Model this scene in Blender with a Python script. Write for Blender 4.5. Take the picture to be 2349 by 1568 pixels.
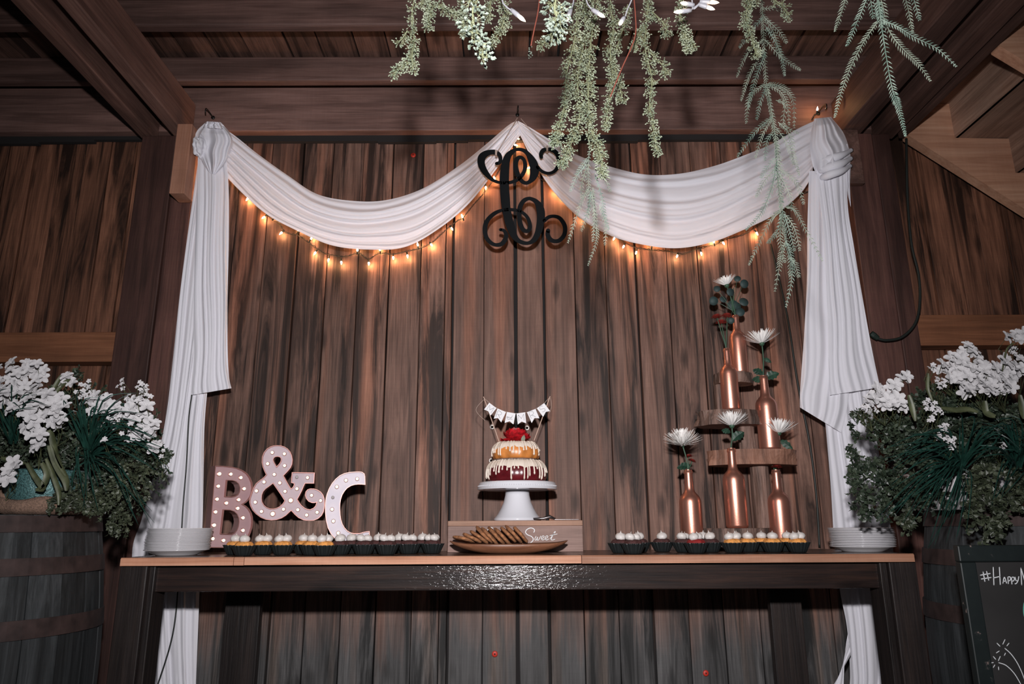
import bpy, math, random
from mathutils import Vector, Matrix, noise as mnoise
random.seed(7)
PI = math.pi
for o in list(bpy.data.objects): bpy.data.objects.remove(o, do_unlink=True)
SC = bpy.context.scene
COL = SC.collection

# ---------------------------------------------------------------- camera
F = 1640.0
CAM = Vector((0, 0, 0.95))
RC = Matrix.Rotation(math.radians(-0.22), 3, 'Z') @ Matrix.Rotation(math.radians(90 + 14.4), 3, 'X') @ Matrix.Rotation(math.radians(-0.3), 3, 'Z')
cd = bpy.data.cameras.new('camera'); cam = bpy.data.objects.new('camera', cd); COL.objects.link(cam)
cam.matrix_world = Matrix.Translation(CAM) @ RC.to_4x4()
cd.sensor_width = 36; cd.sensor_fit = 'HORIZONTAL'; cd.lens = F / 2349 * 36
cd.clip_start = 0.05; cd.clip_end = 100
SC.camera = cam
# ---------------------------------------------------------------- world, flash, exposure
w = bpy.data.worlds.new('world'); SC.world = w; w.use_nodes = True
bg = w.node_tree.nodes['Background']; bg.inputs[0].default_value = (0.62, 0.74, 0.85, 1); bg.inputs[1].default_value = 0.055
ld = bpy.data.lights.new('camera_flash', 'SPOT'); ld.energy = 345; ld.color = (1.0, 0.965, 0.975)
ld.shadow_soft_size = 0.035; ld.spot_size = math.radians(108); ld.spot_blend = 1.0
lo = bpy.data.objects.new('camera_flash', ld); COL.objects.link(lo); lo.location = (0.0, -0.06, 1.27)
lo.rotation_euler = (math.radians(90 + 5.5), 0, 0)
SC.view_settings.view_transform = 'Standard'
try: SC.view_settings.look = 'None'
except Exception: pass
SC.view_settings.gamma = 1.0; SC.view_settings.use_curve_mapping = False
SC.view_settings.exposure = 0.0

# ---------------------------------------------------------------- pixel <-> place helpers
def ray(px, py): return RC @ Vector(((px - 1174.5) / F, (784 - py) / F, -1))
def P(px, py, Y):
    d = ray(px, py); t = Y / d.y; return CAM + d * t
def PZ(px, py, z):
    d = ray(px, py); t = (z - CAM.z) / d.z; return CAM + d * t
def PPl(px, py, o, n):
    d = ray(px, py); t = (o - CAM).dot(n) / d.dot(n); return CAM + d * t

# ---------------------------------------------------------------- mesh builder
class MB:
    def __init__(s): s.v = []; s.f = []; s.m = []
    def add(s, vs, fs, mi=0):
        b = len(s.v); s.v += [Vector(p) for p in vs]
        for f in fs: s.f.append(tuple(b + i for i in f)); s.m.append(mi)
        return s
    def box(s, a, b, mi=0, rot=None, c=0.0):
        x0, y0, z0 = a; x1, y1, z1 = b
        vs = [(x0,y0,z0),(x1,y0,z0),(x1,y1,z0),(x0,y1,z0),(x0,y0,z1),(x1,y0,z1),(x1,y1,z1),(x0,y1,z1)]
        if rot is not None: vs = [rot @ Vector(p) for p in vs]
        return s.add(vs, [(0,3,2,1),(4,5,6,7),(0,1,5,4),(1,2,6,5),(2,3,7,6),(3,0,4,7)], mi)
    def tube(s, pts, r, n=6, mi=0, caps=True):
        pts = [Vector(p) for p in pts]; N = len(pts)
        rs = r if isinstance(r, (list, tuple)) else [r] * N
        up = Vector((0.31, 0.2, 0.93)); b = len(s.v)
        t0 = (pts[1] - pts[0]).normalized()
        a = t0.cross(up)
        if a.length < 1e-3: a = t0.cross(Vector((1, 0, 0)))
        a.normalize()
        for i in range(N):
            t = (pts[min(i + 1, N - 1)] - pts[max(i - 1, 0)])
            if t.length < 1e-9: t = Vector(t0)
            t.normalize(); a = (a - t * a.dot(t)).normalized(); c = t.cross(a)
            for k in range(n):
                q = 2 * PI * k / n; s.v.append(pts[i] + (a * math.cos(q) + c * math.sin(q)) * rs[i])
        for i in range(N - 1):
            for k in range(n):
                k2 = (k + 1) % n
                s.f.append((b + i*n + k, b + i*n + k2, b + (i+1)*n + k2, b + (i+1)*n + k)); s.m.append(mi)
        if caps:
            s.f.append(tuple(b + k for k in range(n))[::-1]); s.m.append(mi)
            s.f.append(tuple(b + (N-1)*n + k for k in range(n))); s.m.append(mi)
        return s
    def lathe(s, prof, c=(0,0,0), n=24, mi=0, rf=None, wob=None, M=None):
        b = len(s.v); c = Vector(c); L = len(prof)
        for i, (r, z) in enumerate(prof):
            for k in range(n):
                q = 2 * PI * k / n; rr = r * (rf(q, i) if rf else 1)
                zz = z + (wob(q, i) if wob else 0)
                p = Vector((rr * math.cos(q), rr * math.sin(q), zz))
                if M is not None: p = M @ p
                s.v.append(c + p)
        for i in range(L - 1):
            for k in range(n):
                k2 = (k + 1) % n
                s.f.append((b + i*n + k, b + i*n + k2, b + (i+1)*n + k2, b + (i+1)*n + k)); s.m.append(mi)
        if prof[0][0] > 1e-6: s.f.append(tuple(b + k for k in range(n))[::-1]); s.m.append(mi)
        if prof[-1][0] > 1e-6: s.f.append(tuple(b + (L-1)*n + k for k in range(n))); s.m.append(mi)
        return s
    def ell(s, c, r, n=10, m=6, M=None, mi=0, jit=0):
        prof = [(math.sin(PI * i / m), -math.cos(PI * i / m)) for i in range(m + 1)]
        b = len(s.v); c = Vector(c)
        if not isinstance(r, (tuple, list)): r = (r, r, r)
        for (pr, pz) in prof:
            for k in range(n):
                q = 2 * PI * k / n
                j = 1 + (random.uniform(-jit, jit) if jit else 0)
                p = Vector((pr * math.cos(q) * r[0] * j, pr * math.sin(q) * r[1] * j, pz * r[2] * j))
                if M is not None: p = M @ p
                s.v.append(c + p)
        for i in range(m):
            for k in range(n):
                k2 = (k + 1) % n
                s.f.append((b + i*n + k, b + i*n + k2, b + (i+1)*n + k2, b + (i+1)*n + k)); s.m.append(mi)
        return s
    def grid(s, g, mi=0):
        b = len(s.v); R = len(g); Cn = len(g[0])
        for row in g: s.v += [Vector(p) for p in row]
        for i in range(R - 1):
            for j in range(Cn - 1):
                s.f.append((b + i*Cn + j, b + i*Cn + j + 1, b + (i+1)*Cn + j + 1, b + (i+1)*Cn + j)); s.m.append(mi)
        return s
    def build(s, name, mats, parent=None, smooth=False, org=None, kind=None, bevel=0):
        me = bpy.data.meshes.new(name)
        L = ORG.get(parent.name, Vector((0,0,0))) if parent else (Vector(org) if org is not None else Vector((0,0,0)))
        me.from_pydata([p - L for p in s.v], [], s.f); 
        if not isinstance(mats, (list, tuple)): mats = [mats]
        for m in mats: me.materials.append(m)
        if len(mats) > 1: me.polygons.foreach_set('material_index', s.m)
        if smooth: me.polygons.foreach_set('use_smooth', [True] * len(me.polygons))
        me.update()
        o = bpy.data.objects.new(name, me); COL.objects.link(o)
        ORG[o.name] = L
        if parent: o.parent = parent
        elif org is not None: o.location = L
        if kind: o['kind'] = kind
        if bevel:
            md = o.modifiers.new('bevel', 'BEVEL'); md.width = bevel; md.segments = 2; md.limit_method = 'ANGLE'
        return o
ORG = {}
def tag(o, label=None, cat=None, group=None, kind=None):
    if label: o['label'] = label
    if cat: o['category'] = cat
    if group: o['group'] = group
    if kind: o['kind'] = kind
    return o
def thing(name, loc, label, cat, group=None):
    o = bpy.data.objects.new(name, None); COL.objects.link(o); o.location = loc; o.empty_display_size = 0.02
    ORG[o.name] = Vector(loc); return tag(o, label, cat, group)
def place(name, me, parent, M, root=None):       # share a mesh between alike pieces
    o = bpy.data.objects.new(name, me); COL.objects.link(o); o.parent = parent; o.matrix_local = M
    return o
def copy_tree(o, parent=None):
    c = o.copy(); COL.objects.link(c); c.parent = parent
    if parent is None: pass
    for ch in list(o.children): copy_tree(ch, c)
    return c
def cr(pts, n):                                   # catmull-rom resample
    pts = [tuple(p) for p in pts]; D = len(pts[0]); out = []
    Q = [pts[0]] + pts + [pts[-1]]; S = len(pts) - 1
    for i in range(n):
        t = i / (n - 1) * S; k = min(int(t), S - 1); u = t - k
        a, b, c, d = Q[k], Q[k+1], Q[k+2], Q[k+3]
        out.append(tuple(0.5 * (2*b[j] + (c[j]-a[j])*u + (2*a[j]-5*b[j]+4*c[j]-d[j])*u*u + (3*b[j]-a[j]-3*c[j]+d[j])*u**3) for j in range(D)))
    return out
def U(a, b): return random.uniform(a, b)
def rdir():
    while True:
        v = Vector((U(-1,1), U(-1,1), U(-1,1)))
        if 0.1 < v.length < 1: return v.normalized()

# ---------------------------------------------------------------- materials
def newmat(name):
    m = bpy.data.materials.new(name); m.use_nodes = True
    nt = m.node_tree; b = nt.nodes['Principled BSDF']; return m, nt, b
def N(nt, t, **k):
    n = nt.nodes.new(t)
    for a, v in k.items():
        if a.startswith('i_'): n.inputs[int(a[2:])].default_value = v
        else: setattr(n, a, v)
    return n
def ramp(nt, src, stops):
    r = nt.nodes.new('ShaderNodeValToRGB'); e = r.color_ramp.elements
    while len(e) < len(stops): e.new(0.5)
    for i, (p, c) in enumerate(stops):
        e[i].position = p; e[i].color = (c[0], c[1], c[2], 1) if isinstance(c, (tuple, list)) else (c, c, c, 1)
    nt.links.new(src, r.inputs[0]); return r.outputs[0]
def mix(nt, fac, a, b, mode='MIX'):
    m = nt.nodes.new('ShaderNodeMix'); m.data_type = 'RGBA'; m.blend_type = mode
    for s, v in ((0, fac), (6, a), (7, b)):
        if hasattr(v, 'default_value') or hasattr(v, 'is_linked'): nt.links.new(v, m.inputs[s])
        elif isinstance(v, (int, float)): m.inputs[s].default_value = v if s == 0 else (v, v, v, 1)
        else: m.inputs[s].default_value = (*v, 1)
    return m.outputs[2]
def simple(name, col, rough=0.6, metal=0.0, var=0.0, vscale=40, bump=0.0, spec=None, trans=0):
    m, nt, b = newmat(name)
    b.inputs['Base Color'].default_value = (*col, 1); b.inputs['Roughness'].default_value = rough; b.inputs['Metallic'].default_value = metal
    if spec is not None: b.inputs['Specular IOR Level'].default_value = spec
    if var or bump:
        tc = N(nt, 'ShaderNodeTexCoord'); no = N(nt, 'ShaderNodeTexNoise'); no.inputs['Scale'].default_value = vscale; no.inputs['Detail'].default_value = 5
        nt.links.new(tc.outputs['Object'], no.inputs['Vector'])
        if var:
            c = ramp(nt, no.outputs[0], [(0.3, tuple(x * (1 - var) for x in col)), (0.7, tuple(min(1, x * (1 + var)) for x in col))])
            nt.links.new(c, b.inputs['Base Color'])
        if bump:
            bp = N(nt, 'ShaderNodeBump'); bp.inputs['Strength'].default_value = bump; bp.inputs['Distance'].default_value = 0.003
            nt.links.new(no.outputs[0], bp.inputs['Height']); nt.links.new(bp.outputs[0], b.inputs['Normal'])
    return m
def leafmat(name, c1, c2, rough=0.5, tr=0.15):
    m, nt, b = newmat(name)
    tc = N(nt, 'ShaderNodeTexCoord'); no = N(nt, 'ShaderNodeTexNoise'); no.inputs['Scale'].default_value = 35; no.inputs['Detail'].default_value = 3
    nt.links.new(tc.outputs['Object'], no.inputs['Vector'])
    nt.links.new(ramp(nt, no.outputs[0], [(0.35, c1), (0.65, c2)]), b.inputs['Base Color'])
    b.inputs['Roughness'].default_value = rough
    return m
def emit(name, col, s):
    m, nt, b = newmat(name); b.inputs['Base Color'].default_value = (1, 0.9, 0.7, 1)
    b.inputs['Emission Color'].default_value = (*col, 1); b.inputs['Emission Strength'].default_value = s; return m
def wood(name, dark, mid, light, axis='Z', stain=0.6, rough=0.62, scale=1.0, grey=None, knots=True, bump=0.35, objvar=0.5, spec=0.35, stainc=None):
    m, nt, b = newmat(name)
    L = nt.links
    tc = N(nt, 'ShaderNodeTexCoord'); oi = N(nt, 'ShaderNodeObjectInfo')
    off = N(nt, 'ShaderNodeVectorMath', operation='SCALE'); cmb = N(nt, 'ShaderNodeCombineXYZ')
    for i, kf in enumerate((37.0, 11.3, 23.1)):
        mm = N(nt, 'ShaderNodeMath', operation='MULTIPLY'); mm.inputs[1].default_value = kf
        L.new(oi.outputs['Random'], mm.inputs[0]); L.new(mm.outputs[0], cmb.inputs[i])
    ad = N(nt, 'ShaderNodeVectorMath', operation='ADD'); L.new(tc.outputs['Object'], ad.inputs[0]); L.new(cmb.outputs[0], ad.inputs[1])
    def st(along, across):
        mp = N(nt, 'ShaderNodeMapping'); s = [across * scale] * 3; s['XYZ'.index(axis)] = along * scale
        mp.inputs['Scale'].default_value = s; L.new(ad.outputs[0], mp.inputs['Vector']); return mp.outputs[0]
    def nz(v, detail=4, rgh=0.55, dist=0.0):
        n = N(nt, 'ShaderNodeTexNoise'); n.inputs['Scale'].default_value = 1; n.inputs['Detail'].default_value = detail
        n.inputs['Roughness'].default_value = rgh; n.inputs['Distortion'].default_value = dist; L.new(v, n.inputs['Vector']); return n.outputs[0]
    fine = nz(st(3.5, 170), 5, 0.6, 0.3)
    grain = nz(st(2.2, 34), 6, 0.62, 1.3)
    broad = nz(st(0.85, 14), 6, 0.62, 1.2)
    blot = nz(st(3, 6), 3, 0.5)
    c = ramp(nt, grain, [(0.25, dark), (0.47, mid), (0.72, light)])
    c = mix(nt, 0.32, c, ramp(nt, fine, [(0.35, dark), (0.65, light)]))
    sd = stainc or tuple(x * 0.22 for x in dark)
    sf = ramp(nt, broad, [(0.40, stain), (0.49, stain * 0.35), (0.56, 0.0)])
    c = mix(nt, sf, c, sd)
    c = mix(nt, ramp(nt, blot, [(0.35, 0.30), (0.6, 0.0)]), c, sd)
    if knots:
        vo = N(nt, 'ShaderNodeTexVoronoi'); vo.inputs['Scale'].default_value = 1; L.new(st(3.0, 9.5), vo.inputs['Vector'])
        ns = N(nt, 'ShaderNodeMath', operation='MULTIPLY_ADD'); ns.inputs[1].default_value = 0.25; L.new(grain, ns.inputs[0]); L.new(vo.outputs['Distance'], ns.inputs[2])
        c = mix(nt, ramp(nt, ns.outputs[0], [(0.17, 0.8), (0.24, 0.55), (0.33, 0.0)]), c, tuple(x * 0.35 for x in dark))
    wv = nz(st(95, 5), 1, 0.5, 1.5)
    c = mix(nt, 0.16, c, ramp(nt, wv, [(0.35, 0.72), (0.65, 1.0)]), 'MULTIPLY')
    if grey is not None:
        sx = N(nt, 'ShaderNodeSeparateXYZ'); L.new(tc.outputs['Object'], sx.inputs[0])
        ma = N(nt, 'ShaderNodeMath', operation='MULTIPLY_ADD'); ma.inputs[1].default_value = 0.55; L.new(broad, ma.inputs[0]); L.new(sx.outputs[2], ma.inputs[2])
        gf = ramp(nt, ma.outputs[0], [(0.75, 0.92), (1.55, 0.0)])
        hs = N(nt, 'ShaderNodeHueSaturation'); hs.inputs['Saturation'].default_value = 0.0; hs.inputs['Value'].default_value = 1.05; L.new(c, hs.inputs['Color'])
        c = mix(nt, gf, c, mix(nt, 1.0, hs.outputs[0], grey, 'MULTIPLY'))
    if grey is not None:
        wm = nz(st(0.5, 9), 3, 0.5, 0.6)
        c = mix(nt, ramp(nt, wm, [(0.52, 0.0), (0.66, 0.55)]), c, mix(nt, 1.0, c, (1.75, 1.25, 0.95), 'MULTIPLY'))
    # each board its own tone
    hv = N(nt, 'ShaderNodeMapRange'); hv.inputs['To Min'].default_value = 1 - objvar * 0.55; hv.inputs['To Max'].default_value = 1 + objvar * 0.5
    fr = N(nt, 'ShaderNodeMath', operation='FRACT'); m3 = N(nt, 'ShaderNodeMath', operation='MULTIPLY'); m3.inputs[1].default_value = 17.3
    L.new(oi.outputs['Random'], m3.inputs[0]); L.new(m3.outputs[0], fr.inputs[0]); L.new(fr.outputs[0], hv.inputs['Value'])
    hs2 = N(nt, 'ShaderNodeHueSaturation'); L.new(c, hs2.inputs['Color']); L.new(hv.outputs[0], hs2.inputs['Value'])
    L.new(hs2.outputs[0], b.inputs['Base Color'])
    b.inputs['Roughness'].default_value = rough; b.inputs['Specular IOR Level'].default_value = spec
    bp = N(nt, 'ShaderNodeBump'); bp.inputs['Strength'].default_value = bump; bp.inputs['Distance'].default_value = 0.002
    ad2 = N(nt, 'ShaderNodeMath', operation='ADD'); L.new(fine, ad2.inputs[0]); L.new(grain, ad2.inputs[1])
    L.new(ad2.outputs[0], bp.inputs['Height']); L.new(bp.outputs[0], b.inputs['Normal'])
    return m
M = {}
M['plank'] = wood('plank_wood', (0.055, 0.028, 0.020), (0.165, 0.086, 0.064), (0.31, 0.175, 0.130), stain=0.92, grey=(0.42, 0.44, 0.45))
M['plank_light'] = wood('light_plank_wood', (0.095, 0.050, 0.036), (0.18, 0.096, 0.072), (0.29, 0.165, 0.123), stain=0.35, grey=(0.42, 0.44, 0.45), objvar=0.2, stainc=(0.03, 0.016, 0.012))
M['bay'] = wood('bay_plank_wood', (0.070, 0.030, 0.018), (0.17, 0.071, 0.042), (0.33, 0.145, 0.085), stain=0.95, objvar=0.4)
M['post'] = wood('post_wood', (0.05, 0.022, 0.018), (0.085, 0.036, 0.030), (0.13, 0.06, 0.045), stain=0.5, knots=False)
M['brace'] = wood('brace_wood', (0.16, 0.062, 0.030), (0.26, 0.10, 0.048), (0.36, 0.15, 0.075), axis='X', stain=0.25, knots=False, objvar=0.2)
M['joist'] = wood('joist_wood', (0.10, 0.052, 0.043), (0.17, 0.094, 0.078), (0.24, 0.14, 0.12), axis='X', stain=0.4, knots=False)
M['girder'] = wood('girder_wood', (0.085, 0.042, 0.034), (0.15, 0.078, 0.062), (0.21, 0.12, 0.095), axis='Y', stain=0.45, knots=False)
M['deck'] = wood('deck_wood', (0.07, 0.036, 0.028), (0.12, 0.065, 0.05), (0.22, 0.12, 0.09), axis='Y', stain=0.8)
M['block'] = wood('block_wood', (0.30, 0.13, 0.08), (0.40, 0.19, 0.12), (0.48, 0.25, 0.17), stain=0.1, knots=False, objvar=0.1)
M['pineX'] = wood('pine_wood', (0.40, 0.19, 0.11), (0.60, 0.33, 0.21), (0.72, 0.44, 0.30), axis='X', stain=0.15, knots=False, scale=0.5, stainc=(0.16, 0.05, 0.03), objvar=0.15)
M['pineY'] = wood('soffit_wood', (0.20, 0.11, 0.075), (0.36, 0.22, 0.16), (0.48, 0.32, 0.24), axis='Y', stain=0.3, knots=False, objvar=0.7)
M['tabletop'] = wood('stained_table_wood', (0.05, 0.024, 0.014), (0.10, 0.05, 0.030), (0.17, 0.09, 0.055), axis='X', stain=0.5, rough=0.24, spec=0.5, knots=False, bump=0.5)
M['tabedge'] = wood('table_edge_wood', (0.30, 0.12, 0.06), (0.45, 0.21, 0.125), (0.55, 0.30, 0.20), axis='X', stain=0.2, knots=False, scale=0.8, objvar=0.3)
M['apron'] = wood('dark_table_wood', (0.010, 0.007, 0.007), (0.020, 0.013, 0.012), (0.05, 0.025, 0.018), axis='X', stain=0.3, rough=0.5, spec=0.12, knots=True, bump=0.5)
M['leg'] = wood('dark_leg_wood', (0.012, 0.010, 0.010), (0.020, 0.016, 0.016), (0.04, 0.028, 0.024), axis='Z', stain=0.4, rough=0.4, spec=0.25, knots=False, bump=0.6)
M['barrel'] = wood('barrel_stave_wood', (0.010, 0.012, 0.013), (0.022, 0.025, 0.027), (0.055, 0.060, 0.064), axis='Z', stain=0.6, rough=0.7, knots=False, objvar=0.9)
M['hoop'] = simple('rusty_hoop', (0.040, 0.024, 0.022), 0.75, 0.3, var=0.4, vscale=25)
M['crate'] = wood('crate_wood', (0.20, 0.12, 0.095), (0.30, 0.185, 0.155), (0.38, 0.25, 0.21), axis='X', stain=0.2, objvar=0.1)
M['crate_top'] = wood('crate_top_wood', (0.30, 0.15, 0.09), (0.42, 0.23, 0.155), (0.50, 0.30, 0.21), axis='X', stain=0.15, objvar=0.1, knots=False)
M['slice'] = wood('log_slice_wood', (0.15, 0.065, 0.04), (0.25, 0.12, 0.08), (0.36, 0.19, 0.13), axis='Z', stain=0.5, knots=False, bump=0.8, scale=1.6)
M['bark'] = wood('bark', (0.08, 0.045, 0.033), (0.17, 0.098, 0.075), (0.32, 0.21, 0.17), axis='Z', stain=0.8, knots=False, bump=1.2, scale=1.5)
M['black_gap'] = simple('shadow_board', (0.012, 0.010, 0.010), 0.9)
M['floor'] = wood('floor_wood', (0.05, 0.04, 0.035), (0.09, 0.07, 0.06), (0.13, 0.10, 0.09), axis='X', stain=0.5)
# cloth
m, nt, b = newmat('white_cloth')
b.inputs['Base Color'].default_value = (0.78, 0.775, 0.83, 1); b.inputs['Roughness'].default_value = 0.95; b.inputs['Specular IOR Level'].default_value = 0.1
tl = N(nt, 'ShaderNodeBsdfTranslucent'); tl.inputs[0].default_value = (0.8, 0.76, 0.78, 1)
mx = N(nt, 'ShaderNodeMixShader'); mx.inputs[0].default_value = 0.12
nt.links.new(b.outputs[0], mx.inputs[1]); nt.links.new(tl.outputs[0], mx.inputs[2]); nt.links.new(mx.outputs[0], nt.nodes['Material Output'].inputs[0])
M['cloth'] = m
M['sage'] = leafmat('sage_bud', (0.115, 0.145, 0.095), (0.235, 0.265, 0.19), 0.7)
M['sage_pale'] = leafmat('pale_sage_bud', (0.065, 0.085, 0.065), (0.125, 0.15, 0.122), 0.7)
M['sage_stem'] = simple('sage_stem', (0.12, 0.13, 0.07), 0.7)
M['fern'] = leafmat('fern_frond', (0.058, 0.076, 0.055), (0.135, 0.160, 0.122), 0.65)
M['fern_b'] = leafmat('green_fern_frond', (0.042, 0.074, 0.056), (0.115, 0.155, 0.124), 0.65)
M['red_stem'] = simple('reddish_twig', (0.14, 0.035, 0.022), 0.6)
M['leaf'] = leafmat('boxwood_leaf', (0.009, 0.017, 0.010), (0.040, 0.056, 0.034), 0.48)
M['leaf_b'] = leafmat('trailing_leaf', (0.016, 0.022, 0.012), (0.055, 0.066, 0.038), 0.5)
M['grass'] = leafmat('grass_blade', (0.004, 0.018, 0.013), (0.010, 0.042, 0.031), 0.4)
M['stalk'] = leafmat('broad_stalk', (0.035, 0.042, 0.018), (0.075, 0.085, 0.042), 0.5)
M['petal'] = simple('white_petal', (0.47, 0.46, 0.47), 0.8, spec=.2)
M['mum'] = simple('cream_petal', (0.86, 0.85, 0.83), 0.75)
M['mum_red'] = simple('rust_red_petal', (0.20, 0.018, 0.012), 0.6)
M['mum_green'] = simple('green_stem', (0.035, 0.085, 0.05), 0.5)
M['mum_leaf'] = leafmat('mum_leaf', (0.008, 0.03, 0.018), (0.02, 0.06, 0.035), 0.45)
M['euc'] = simple('eucalyptus_leaf', (0.024, 0.045, 0.044), 0.65)
M['copper'] = simple('rose_gold_paint', (0.66, 0.30, 0.22), 0.34, 0.88, bump=0.06, vscale=200)
M['black'] = simple('black_paint', (0.006, 0.007, 0.008), 0.8, spec=0.15)
M['wire'] = simple('dark_wire', (0.012, 0.016, 0.014), 0.5)
M['socket'] = simple('dark_green_socket', (0.010, 0.02, 0.015), 0.5)
M['wsocket'] = simple('white_socket', (0.24, 0.24, 0.26), 0.5)
M['bulb'] = emit('warm_bulb', (1.0, 0.50, 0.21), 330)
M['bulbw'] = emit('warm_bulb_near', (1.0, 0.66, 0.38), 18)
M['mbulb'] = emit('marquee_bulb', (1.0, 0.74, 0.48), 2.6)
M['dead_bulb'] = simple('unlit_bulb', (0.45, 0.42, 0.42), 0.1, spec=0.9)
M['face_b'] = simple('pink_metal_off_flash', (0.36, 0.235, 0.25), 0.5, 0.1, spec=.3)  # letter metal painted darker, as B is turned off the flash
M['face_a'] = simple('pink_metal_part_flash', (0.47, 0.385, 0.425), 0.55, 0.0, spec=.25)  # same letter metal, painted brighter for the flash it reflects
M['face_c'] = simple('pink_metal_full_flash', (0.64, 0.60, 0.67), 0.6, 0.0, spec=.25)  # same letter metal, painted palest because C faces the flash
M['rim'] = simple('rose_rim_metal', (0.34, 0.16, 0.14), 0.4, 0.5)
M['rim_dark'] = simple('dark_side_metal', (0.10, 0.035, 0.045), 0.5, 0.4)
M['ceramic'] = simple('white_ceramic', (0.66, 0.66, 0.70), 0.14, spec=0.6)
M['plate'] = simple('white_plate', (0.60, 0.59, 0.61), 0.16, spec=0.6)
M['cup'] = simple('black_paper_cup', (0.012, 0.015, 0.0155), 0.33, spec=0.6)
M['gold_cake'] = simple('golden_cake', (0.62, 0.26, 0.06), 0.75, var=0.35, vscale=120, bump=0.6)
M['dark_cake'] = simple('chocolate_cake', (0.045, 0.012, 0.011), 0.8, var=0.4, vscale=120, bump=0.6)
M['red_cake'] = simple('red_velvet_cake', (0.20, 0.006, 0.006), 0.8, var=0.3, vscale=120, bump=0.6)
M['gold_tier'] = simple('golden_tier', (0.58, 0.21, 0.05), 0.35, var=0.25, vscale=30, bump=0.2)
M['red_tier'] = simple('red_velvet_tier', (0.105, 0.008, 0.012), 0.22, var=0.3, vscale=30, bump=0.2)
M['icing'] = simple('cream_icing', (0.78, 0.68, 0.58), 0.35)
M['frost'] = simple('white_frosting', (0.60, 0.565, 0.54), 0.45)
M['rose'] = simple('red_rose_petal', (0.42, 0.008, 0.014), 0.5, var=0.5, vscale=60)
M['cookie'] = simple('brown_cookie', (0.27, 0.115, 0.048), 0.85, var=0.5, vscale=90, bump=1.0)
M['tray'] = wood('tray_wood', (0.13, 0.05, 0.025), (0.21, 0.085, 0.045), (0.27, 0.12, 0.065), axis='X', stain=0.1, rough=0.4, knots=False, objvar=0.05)
M['stick'] = simple('bamboo_stick', (0.58, 0.40, 0.31), 0.6)
M['twine'] = simple('twine', (0.48, 0.36, 0.30), 0.8)
M['paper'] = simple('white_card', (0.76, 0.75, 0.77), 0.8)
M['ink'] = simple('grey_ink', (0.10, 0.10, 0.11), 0.8)
M['chalk'] = simple('white_chalk', (0.62, 0.64, 0.66), 0.95)
M['tealchalk'] = simple('teal_chalk', (0.10, 0.35, 0.27), 0.95)
M['board'] = simple('chalkboard_face', (0.013, 0.012, 0.012), 0.75, var=0.3, vscale=6)
M['white_letter'] = simple('white_painted_letter', (0.72, 0.74, 0.75), 0.7)
M['red_cap'] = simple('red_plastic_cap', (0.55, 0.035, 0.02), 0.5)
M['washer'] = simple('pale_washer', (0.62, 0.58, 0.55), 0.35, 0.3)
M['steel'] = simple('dark_steel', (0.20, 0.18, 0.18), 0.25, 0.9)
M['hook'] = simple('black_iron_hook', (0.02, 0.02, 0.02), 0.4, 0.6)
M['teal_pot'] = simple('teal_glitter_pot', (0.055, 0.125, 0.125), 0.35, 0.3, var=0.7, vscale=260, bump=0.6)
M['burlap'] = simple('burlap', (0.17, 0.105, 0.075), 0.95, var=0.4, vscale=220, bump=1.0)
M['birch'] = simple('whitewashed_pot', (0.42, 0.40, 0.41), 0.8, var=0.55, vscale=26, bump=0.8)
# chipped frame paint
m, nt, b = newmat('chipped_green_frame')
tc = N(nt, 'ShaderNodeTexCoord'); no = N(nt, 'ShaderNodeTexNoise'); no.inputs['Scale'].default_value = 28; no.inputs['Detail'].default_value = 8; no.inputs['Roughness'].default_value = 0.65
nt.links.new(tc.outputs['Object'], no.inputs['Vector'])
nt.links.new(ramp(nt, no.outputs[0], [(0.0, (0.004, 0.006, 0.007)), (0.60, (0.008, 0.012, 0.012)), (0.645, (0.03, 0.03, 0.03)), (0.67, (0.24, 0.17, 0.15))]), b.inputs['Base Color'])
b.inputs['Roughness'].default_value = 0.45; M['frame'] = m

# varnish ripples on the apron catch the flash as glitter
nt = M['apron'].node_tree; b = nt.nodes['Principled BSDF']
tc = N(nt, 'ShaderNodeTexCoord'); no = N(nt, 'ShaderNodeTexNoise'); no.inputs['Scale'].default_value = 1; no.inputs['Detail'].default_value = 3
mp = N(nt, 'ShaderNodeMapping'); mp.inputs['Scale'].default_value = (70, 150, 210)
nt.links.new(tc.outputs['Object'], mp.inputs['Vector']); nt.links.new(mp.outputs[0], no.inputs['Vector'])
bp = N(nt, 'ShaderNodeBump'); bp.inputs['Strength'].default_value = 0.9; bp.inputs['Distance'].default_value = 0.0016
nt.links.new(no.outputs[0], bp.inputs['Height'])
b.inputs['Coat Weight'].default_value = 0.5; b.inputs['Coat Roughness'].default_value = 0.08; nt.links.new(bp.outputs[0], b.inputs['Coat Normal'])
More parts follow.
